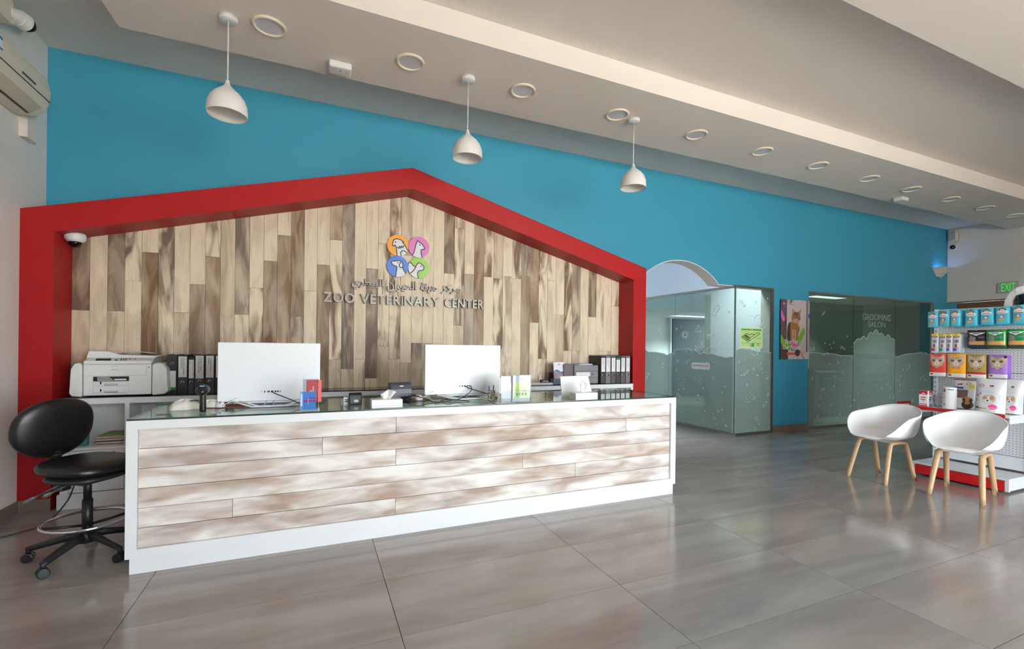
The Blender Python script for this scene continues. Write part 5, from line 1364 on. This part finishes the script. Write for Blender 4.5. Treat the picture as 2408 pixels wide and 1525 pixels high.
RZ = -PI / 2
def pouch_bulge(d): return lambda a, b: d * max(0, (1 - (2 * a - 1) ** 4)) * max(0, (1 - (2 * b - 1) ** 4)) ** .7
def hook(y, z, ln, par_label):
    return None
def place(px0, px1, pyt, pyb, X):
    a, b = onX(px0, pyt, X), onX(px1, pyb, X)
    w_ = a.y - b.y; return (a.y + b.y) / 2, b.z, w_, a.z - b.z
BLUE = [mat('pk_aqua', (70, 178, 206), .3), mat('pk_brown', (120, 66, 40), .4), mat('pk_white', (232, 230, 232), .35), mat('pk_grey', (132, 130, 146), .4), mat('pk_biscuit', (216, 150, 62), .4), mat('pk_flash', (230, 110, 70), .4), M_black, mat('pk_gold', (226, 170, 110), .4)]
def blue_paint(accent):
    def f(U, V):
        I = np.zeros(U.shape, int)
        I[ell(U, V, .48, .83, .3, .085)] = 1; I[rect(U, V, .3, .66, .81, .85)] = 7
        I[ell(U, V, .48, .68, .42, .1)] = 2; I[rect(U, V, .15, .8, .66, .7)] = 3; I[rect(U, V, .12, .84, .64, .655)] = 2; I[rect(U, V, .2, .75, .575, .6)] = accent
        I[ell(U, V, .45, .42, .26, .09)] = 3; I[inpoly(U, V, [(.22, .44), (.22, .55), (.36, .48)]) | inpoly(U, V, [(.68, .44), (.68, .55), (.54, .48)])] = 3; I[ell(U, V, .45, .41, .09, .045)] = 2
        I[nearline(U, V, [(.22, .2), (.6, .28)], .055)] = 4; I[ell(U, V, .5, .955, .12, .015)] = 6
        return I
    return f
def bag(name, label, grp, y, z, w_, h_, X, painter, mats, depth, nx=34, ny=46, hk=True, extra=0, rz=RZ, lean=0):
    b = thing(name, label, 'pet food', (X, y, z), rz, grp)
    o = print_panel('pouch', w_, h_, nx, ny, painter, mats, b, bulge=pouch_bulge(depth), back=True)
    if hk: MB().tube([(0, GB - X, h_ * .955), (0, -.012, h_ * .955), (0, -.02, h_ * .975)], .003, 6).build('hook', M_steel, b, smooth=True)
    for k in range(extra):
        o2 = print_panel('pouch', w_, h_, 12, 14, lambda U, V: np.zeros(U.shape, int), [mats[0]], b, bulge=pouch_bulge(depth * .7), back=True)
        o2.location = (.006 * (k + 1), .02 * (k + 1), -.004 * (k + 1))
    return b
XH = GB - .1
tops = [(2182, 2205, 733, 769), (2207, 2232, 730, 767), (2235, 2258, 728, 766), (2270, 2298, 727, 766), (2306, 2336, 724, 763), (2342, 2374, 721, 761), (2382, 2412, 717, 760)]
ords = ('leftmost', 'second', 'third', 'fourth', 'fifth', 'sixth', 'rightmost')
for k, (a, b_, t0, t1) in enumerate(tops):
    y, z, w_, h_ = place(a, b_, t0, t1, XH - (.06 if k == 0 else 0))
    bag('treat_bag', '%s aqua cat treat bag in the top row of the display' % ords[k], 'aqua treat bags in the top row', y, z, w_, h_, XH - (.06 if k == 0 else 0), blue_paint((5, 5, 5, 4, 0, 3, 1)[k]), BLUE, .008, extra=0 if k < 2 else 3)
STK = [mat('st_silver', (190, 198, 210), .25), mat('st_yellow', (222, 206, 60), .4), mat('pk_brown2', (130, 70, 46), .4), mat('st_grey', (128, 126, 140), .4), mat('st_red', (206, 50, 44), .4), mat('st_green', (40, 140, 84), .4), mat('st_violet', (90, 70, 170), .4), mat('st_meat', (140, 84, 52), .4), mat('st_white', (226, 226, 226), .4)]
def stick_paint(ac):
    def f(U, V):
        I = np.zeros(U.shape, int); I[V > .88] = 1; I[ell(U, V, .5, .83, .4, .05)] = 2; I[rect(U, V, .3, .7, .82, .845)] = 8
        I[ell(U, V, .5, .6, .28, .09)] = 3; I[rect(U, V, .3, .6, .28, .45)] = 7; I[ell(U, V, .3, .17, .26, .08)] = ac; I[rect(U, V, .6, .75, .3, .5)] = 8; return I
    return f
sts = [(2190, 2207, 784, 829, 4), (2209, 2224.5, 785, 829, 5), (2225, 2239.5, 784, 829, 6), (2240, 2259, 784, 829, 6)]
for k, (a, b_, t0, t1, ac_) in enumerate(sts):
    y, z, w_, h_ = place(a, b_, t0, t1, XH)
    bag('stick_sachet', ('silver stick sachet with a red dot in the second row', 'silver stick sachet with a green dot in the second row', 'narrow silver stick sachet with a violet dot', 'wide silver stick sachet with a violet dot, rightmost')[k], 'silver stick sachets', y, z, w_, h_, XH, stick_paint(ac_), STK, .006, 20, 44, extra=2 if k == 3 else 0)
def dark_paint(U, V):
    I = np.zeros(U.shape, int); I[V < .16] = 3; I[rect(U, V, .1, 1, .18, .38)] = 2; I[inpoly(U, V, [(.02, .86), (1, .86), (.5, .68)])] = 1; I[rect(U, V, .3, .7, .77, .83)] = 4
    I[ell(U, V, .3, .5, .18, .16)] = 5; I[inpoly(U, V, [(.16, .58), (.18, .76), (.3, .62)])] = 5; I[rect(U, V, .6, .9, .55, .62)] = 4; return I
def chv(base, low): return [mat('cv_%d_%d' % (base[0], base[1]), base, .2), mat('cv_white', (226, 224, 220), .3), mat('cv_tan', (204, 150, 92), .25), mat('cv_low_%d' % low[2], low, .25), mat('cv_blue', (92, 100, 170), .4), mat('cv_cat', (122, 118, 116), .4)]
for k, (a, b_, t0, t1) in enumerate(((2275, 2320, 776, 818), (2319, 2364, 775, 818), (2368, 2412, 773, 818))):
    y, z, w_, h_ = place(a, b_, t0, t1, XH - .02 * (k == 1))
    bag('chew_pouch', ('black and blue pet chew pouch in the second row', 'green pet chew pouch beside the black one', 'green pet chew pouch at the right picture edge')[k], 'pet chew pouches', y, z, w_, h_, XH - .02 * (k == 1), dark_paint, chv((44, 36, 36), (30, 62, 90)) if k == 0 else chv((34, 124, 56), (66, 62, 60)), .016, 36, 34, extra=2)
def cat_paint(orange=False):
    def f(U, V):
        I = np.zeros(U.shape, int)
        I[V < .17] = 4; I[ell(U, V, .16, .1, .1, .035)] = 5
        face = ell(U, V, .5, .68, .43, .19) | ell(U, V, .5, .55, .34, .13)
        I[inpoly(U, V, [(.06, .7), (.09, .99), (.36, .85)]) | inpoly(U, V, [(.94, .7), (.91, .99), (.64, .85)])] = 1
        I[inpoly(U, V, [(.12, .78), (.13, .94), (.28, .85)]) | inpoly(U, V, [(.88, .78), (.87, .94), (.72, .85)])] = 6
        I[face] = 1; I[ell(U, V, .5, .57, .17, .07)] = 2; I[rect(U, V, .43, .57, .6, .72)] = 2
        for s in (-1, 1):
            I[ell(U, V, .5 + s * .2, .715, .088, .045)] = 3; I[ell(U, V, .5 + s * .2, .725, .02, .012)] = 4
            I[nearline(U, V, [(.5 + s * .12, .84), (.5 + s * .1, .79)], .014)] = 7; I[nearline(U, V, [(.5 + s * .32, .64), (.5 + s * .4, .63)], .012)] = 7; I[nearline(U, V, [(.5 + s * .3, .58), (.5 + s * .37, .56)], .012)] = 7
        I[nearline(U, V, [(.5, .86), (.5, .79)], .014)] = 7
        I[inpoly(U, V, [(.45, .615), (.55, .615), (.5, .585)])] = 3; I[nearline(U, V, [(.5, .6), (.5, .565)], .01)] = 3; I[nearline(U, V, [(.46, .545), (.5, .555), (.54, .545)], .01)] = 3
        I[ell(U, V, .5, .395, .2, .028) & (V > .17)] = 5; I[rect(U, V, .38, .62, .388, .402)] = 4
        if orange: I[rect(U, V, 0, 1, .17, .25)] = 5
        return I
    return f
cb = [mat('cat_fur', (186, 164, 142), .4), mat('cat_muzzle', (220, 206, 196), .4), mat('cat_eye', (44, 36, 32), .3), mat('pouch_white', (230, 230, 232), .3), mat('pouch_red', (180, 40, 40), .4), mat('ear_pink', (206, 168, 160), .4), mat('fur_dark', (140, 118, 98), .4)]
cc_ = [((214, 66, 62), 'red', False), ((236, 164, 30), 'golden yellow', False), ((158, 138, 66), 'olive', True), ((158, 116, 204), 'violet', False)]
cp = [(2186, 2224, 831, 885), (2228, 2271, 831, 888), (2274, 2319, 832, 890), (2325, 2369, 833, 890)]
for k, ((a, b_, t0, t1), (c, nm, og_)) in enumerate(zip(cp, cc_)):
    y, z, w_, h_ = place(a, b_, t0, t1, XH)
    bag('cat_snack_pouch', '%s cat snack pouch with a tabby cat face' % nm, 'cat face pouches in the third row', y, z, w_, h_, XH, cat_paint(og_), [mat('cp_' + nm.split()[0], c, .3)] + cb, .012, 44, 60, extra=0 if k == 0 else 2)
# a lone empty hook
hk_ = thing('display_hook', 'empty steel display hook with round tag on the pegboard', 'hook', tuple(onX(2377, 836, GB)))
MB().tube([(0, 0, 0), (-.03, 0, -.005), (-.16, -.02, -.012)], .0028, 6).build('wire', M_steel, hk_, smooth=True)
MB().cyl((-.16, -.02, -.012), (-.164, -.02, -.012), .013, n=16).build('tag_disc', M_dark, hk_)

# goods on the shelf
SZ = .7145
def boxpack(a, b_, X, t0, lab, name, dpt, painter, mats, nx=40, ny=50, cat_='pet food', grp=None):
    p, q = onX(a, 950, X), onX(b_, 950, X); zt = onX((a + b_) / 2, t0, X).z; w_ = p.y - q.y
    b = thing(name, lab, cat_, (X, (p.y + q.y) / 2, SZ), RZ, grp)
    MB().box(-w_ / 2, w_ / 2, .001, dpt, 0, zt - SZ).build('carton', M_paper, b, bevel=.001, seg=1)
    print_panel('printed_front', w_, zt - SZ, nx, ny, painter, mats, b); return b
def red_paint(U, V):
    I = np.zeros(U.shape, int); I[V > .76] = 1; I[ell(U, V, .5, .78, .22, .1)] = 0; I[ell(U, V, .5, .78, .16, .06)] = 2; I[rect(U, V, .2, .8, .55, .59)] = 1; I[rect(U, V, .2, .75, .4, .46)] = 1; I[inpoly(U, V, [(.4, .36), (.6, .36), (.5, .26)])] = 3; I[V < .06] = 1; I[rect(U, V, .05, .95, .12, .16)] = 4; return I
rm = [M_paper, mat('pk_crimson', (176, 34, 66), .4), mat('pk_rose', (226, 120, 140), .4), mat('pk_peach', (220, 150, 120), .4), mat('pk_leaf', (170, 60, 50), .4)]
for k, (a, b_) in enumerate(((2161, 2181), (2183, 2193))):
    boxpack(a, b_, 5.93 + .045 * k, 918 + k, ('crimson and white pouch standing at the left end of shelf', 'crimson and white pouch half hidden behind the leftmost one')[k], 'food_pouch', .03, red_paint, rm, grp='crimson pouches on the shelf')
lh = thing('shelf_card', 'clear curved card holder beside the crimson pouches', 'card holder', (5.95, 2.66, SZ), RZ)
MB().prism([(-.08, 0), (.06, 0), (.06, .15), (.03, .15), (-.04, .1), (-.075, .03)], (0, 0, 0), (1, 0, 0), (0, 0, 1), (0, 1, 0), .003).build('panel', M_acryl, lh)
MB().box(.005, .06, .004, .006, .05, .12).build('insert', mat('insert_pink', (206, 180, 180), .5), lh)
# tin
p, q = onX(2217, 950, 5.98), onX(2249, 950, 5.98); zt = onX(2233, 910, 5.98).z; R = (p.y - q.y) / 2
tn = thing('food_tin', 'white cylindrical pet milk tin on the display shelf', 'tin', (5.98, (p.y + q.y) / 2, SZ))
MB().lathe([(.001, 0), (R, 0), (R, zt - SZ - .012), (R * .98, zt - SZ), (R * .93, zt - SZ - .004), (.001, zt - SZ - .004)], n=40).build('can', M_paper, tn, smooth=False)
mb = MB()
def wrap(a0, a1, z0, z1, m): 
    n = 8
    for i in range(n):
        s = a0 + (a1 - a0) * i / n; e = a0 + (a1 - a0) * (i + 1) / n
        mb.add([(R * 1.006 * math.cos(s), R * 1.006 * math.sin(s), z0), (R * 1.006 * math.cos(e), R * 1.006 * math.sin(e), z0), (R * 1.006 * math.cos(e), R * 1.006 * math.sin(e), z1), (R * 1.006 * math.cos(s), R * 1.006 * math.sin(s), z1)], [(0, 1, 2, 3)], m)
hz = zt - SZ
wrap(PI - .55, PI - .2, hz * .78, hz * .92, 0); wrap(PI + .1, PI + 1, hz * .88, hz * .92, 1)
for k in range(7): wrap(PI + .15, PI + .9, hz * (.12 + k * .1), hz * (.13 + k * .1), 2)
wrap(PI - .5, PI - .25, hz * .16, hz * .22, 1); wrap(PI - .5, PI - .3, hz * .5, hz * .53, 1); wrap(PI - .5, PI - .25, hz * .62, hz * .64, 0)
mb.build('printed_label', [mat('pk_crimson2', (190, 50, 80), .4), mat('tin_ink', (90, 90, 100), .5), mat('tin_grey', (196, 196, 206), .5)], tn)
# big food bags
def bigbag(pts, lab, X, painter, mats, d, nx=60, ny=80, rz=RZ):
    (a, b_, t0) = pts; p, q = onX(a, 950, X), onX(b_, 950, X); zt = onX((a + b_) / 2, t0, X).z; w_ = p.y - q.y
    b = thing('food_sack', lab, 'pet food', (X, (p.y + q.y) / 2, SZ), rz, 'large food bags on the shelf')
    def bul(a_, c_): 
        return d * max(0, 1 - (2 * a_ - 1) ** 4) * (1 - .85 * c_ ** 2.2)
    o = print_panel('sack', w_, zt - SZ, nx, ny, painter, mats, b, bulge=bul, back=True); o.location = (0, .0, .002); o.rotation_euler = (-.1, 0, 0)
    return b
sm = [mat('sack_white', (214, 214, 216), .25), mat('sack_brown', (116, 96, 94), .35), mat('sack_blue', (52, 70, 150), .35), mat('sack_pink', (230, 70, 140), .4), mat('dog_tan', (196, 140, 84), .4), mat('dog_dark', (72, 52, 40), .4), mat('note_yellow', (206, 196, 70), .5), mat('sack_line', (180, 184, 194), .4), M_black, mat('sack_red', (204, 60, 90), .4), mat('sack_green', (90, 160, 110), .4)]
def brown_paint(U, V):
    I = np.zeros(U.shape, int); I[V > .96] = 1; I[rect(U, V, .2, .42, .8, .84)] = 2; I[rect(U, V, .32, .42, .8, .86)] = 9; I[rect(U, V, .1, .48, .68, .735)] = 2
    I[rect(U, V, 0, .68, .36, .64)] = 1; I[rect(U, V, .1, .3, .52, .56)] = 7; I[rect(U, V, .1, .28, .46, .5)] = 7
    I[ell(U, V, .66, .85, .09, .05)] = 9; I[ell(U, V, .66, .85, .065, .033)] = 0; I[rect(U, V, .7, .9, .7, .84)] = 6; I[rect(U, V, .06, .3, .2, .28)] = 7
    I[ell(U, V, .7, .14, .22, .14)] = 5; I[ell(U, V, .68, .33, .2, .08)] = 4; I[ell(U, V, .56, .3, .06, .06)] = 5; I[ell(U, V, .82, .3, .06, .06)] = 5; I[ell(U, V, .7, .2, .1, .05)] = 4; return I
def puppy_paint(U, V):
    I = np.zeros(U.shape, int); I[rect(U, V, .5, .63, .76, .81)] = 2; I[rect(U, V, .5, .56, .78, .81)] = 9; I[ell(U, V, .24, .79, .09, .045)] = 9; I[ell(U, V, .24, .79, .065, .03)] = 0
    for z in (.71, .67, .63, .59): I[rect(U, V, .34, .7, z, z + .01)] = 7
    I[rect(U, V, .36, .66, .695, .705)] = 9
    I[ell(U, V, .54, .4, .23, .135)] = 7; I[ell(U, V, .52, .38, .15, .1)] = 0; I[ell(U, V, .4, .43, .07, .06)] = 4; I[ell(U, V, .64, .43, .08, .07)] = 4; I[ell(U, V, .5, .35, .035, .025)] = 8; I[ell(U, V, .46, .42, .016, .013)] = 8; I[ell(U, V, .58, .42, .016, .013)] = 8
    I[ell(U, V, .68, .17, .14, .075)] = 3; I[rect(U, V, .58, .78, .17, .18)] = 0; I[rect(U, V, .58, .76, .14, .15)] = 0
    I[ell(U, V, .14, .13, .08, .035)] = 5; I[rect(U, V, .2, .34, .105, .14)] = 10; I[rect(U, V, .34, .48, .1, .13)] = 4
    for x, z, c in ((.13, .5, 2), (.11, .43, 7), (.12, .35, 9), (.24, .55, 3)): I[ell(U, V, x, z, .035, .022)] = c
    I[rect(U, V, .84, .97, .2, .55)] = 7; return I
bigbag((2239, 2297, 892), 'white and brown dog food sack with a terrier picture', 6.07, brown_paint, sm, .05)
bigbag((2292, 2364, 891), 'white puppy food sack with a brown-eared puppy, front one', 5.93, puppy_paint, sm, .06)
bigbag((2350, 2405, 893), 'white puppy food sack partly behind the front sack', 6.03, puppy_paint, sm, .05)

# coffee machine behind the stand
cf = thing('coffee_machine', 'white and black curved capsule coffee machine behind the display', 'coffee machine', (6.45, 2.2, 1.72), -PI / 2)
MB().box(-.11, .13, -.09, .09, 0, .03).build('base', M_black, cf, bevel=.01)
side = [(-.115, .03), (-.05, .03), (-.045, .09), (-.02, .135), (.03, .16), (.09, .165), (.13, .15), (.15, .16), (.135, .205), (.09, .235), (.04, .24), (-.02, .222), (-.075, .17), (-.105, .1)]
MB().prism(side, (0, -.035, 0), (1, 0, 0), (0, 0, 1), (0, 1, 0), .07).build('arched_body', mat('coffee_white', (226, 222, 222), .3), cf, bevel=.014, seg=3)
MB().cyl((.0, -.036, .19), (.0, -.044, .19), .022, n=20).build('nozzle_cap', MATS['coffee_white'], cf, smooth=False)
MB().lathe([(.001, .03), (.075, .03), (.08, .06), (.08, .14), (.05, .155), (.001, .155)], (.05, .01, 0), 28).build('brew_head', MATS['black_gloss'], cf, smooth=True)
MB().lathe([(.001, .06), (.022, .06), (.022, .12), (.001, .12)], (.075, -.075, 0), 16).build('dial', M_steel, cf, smooth=False)
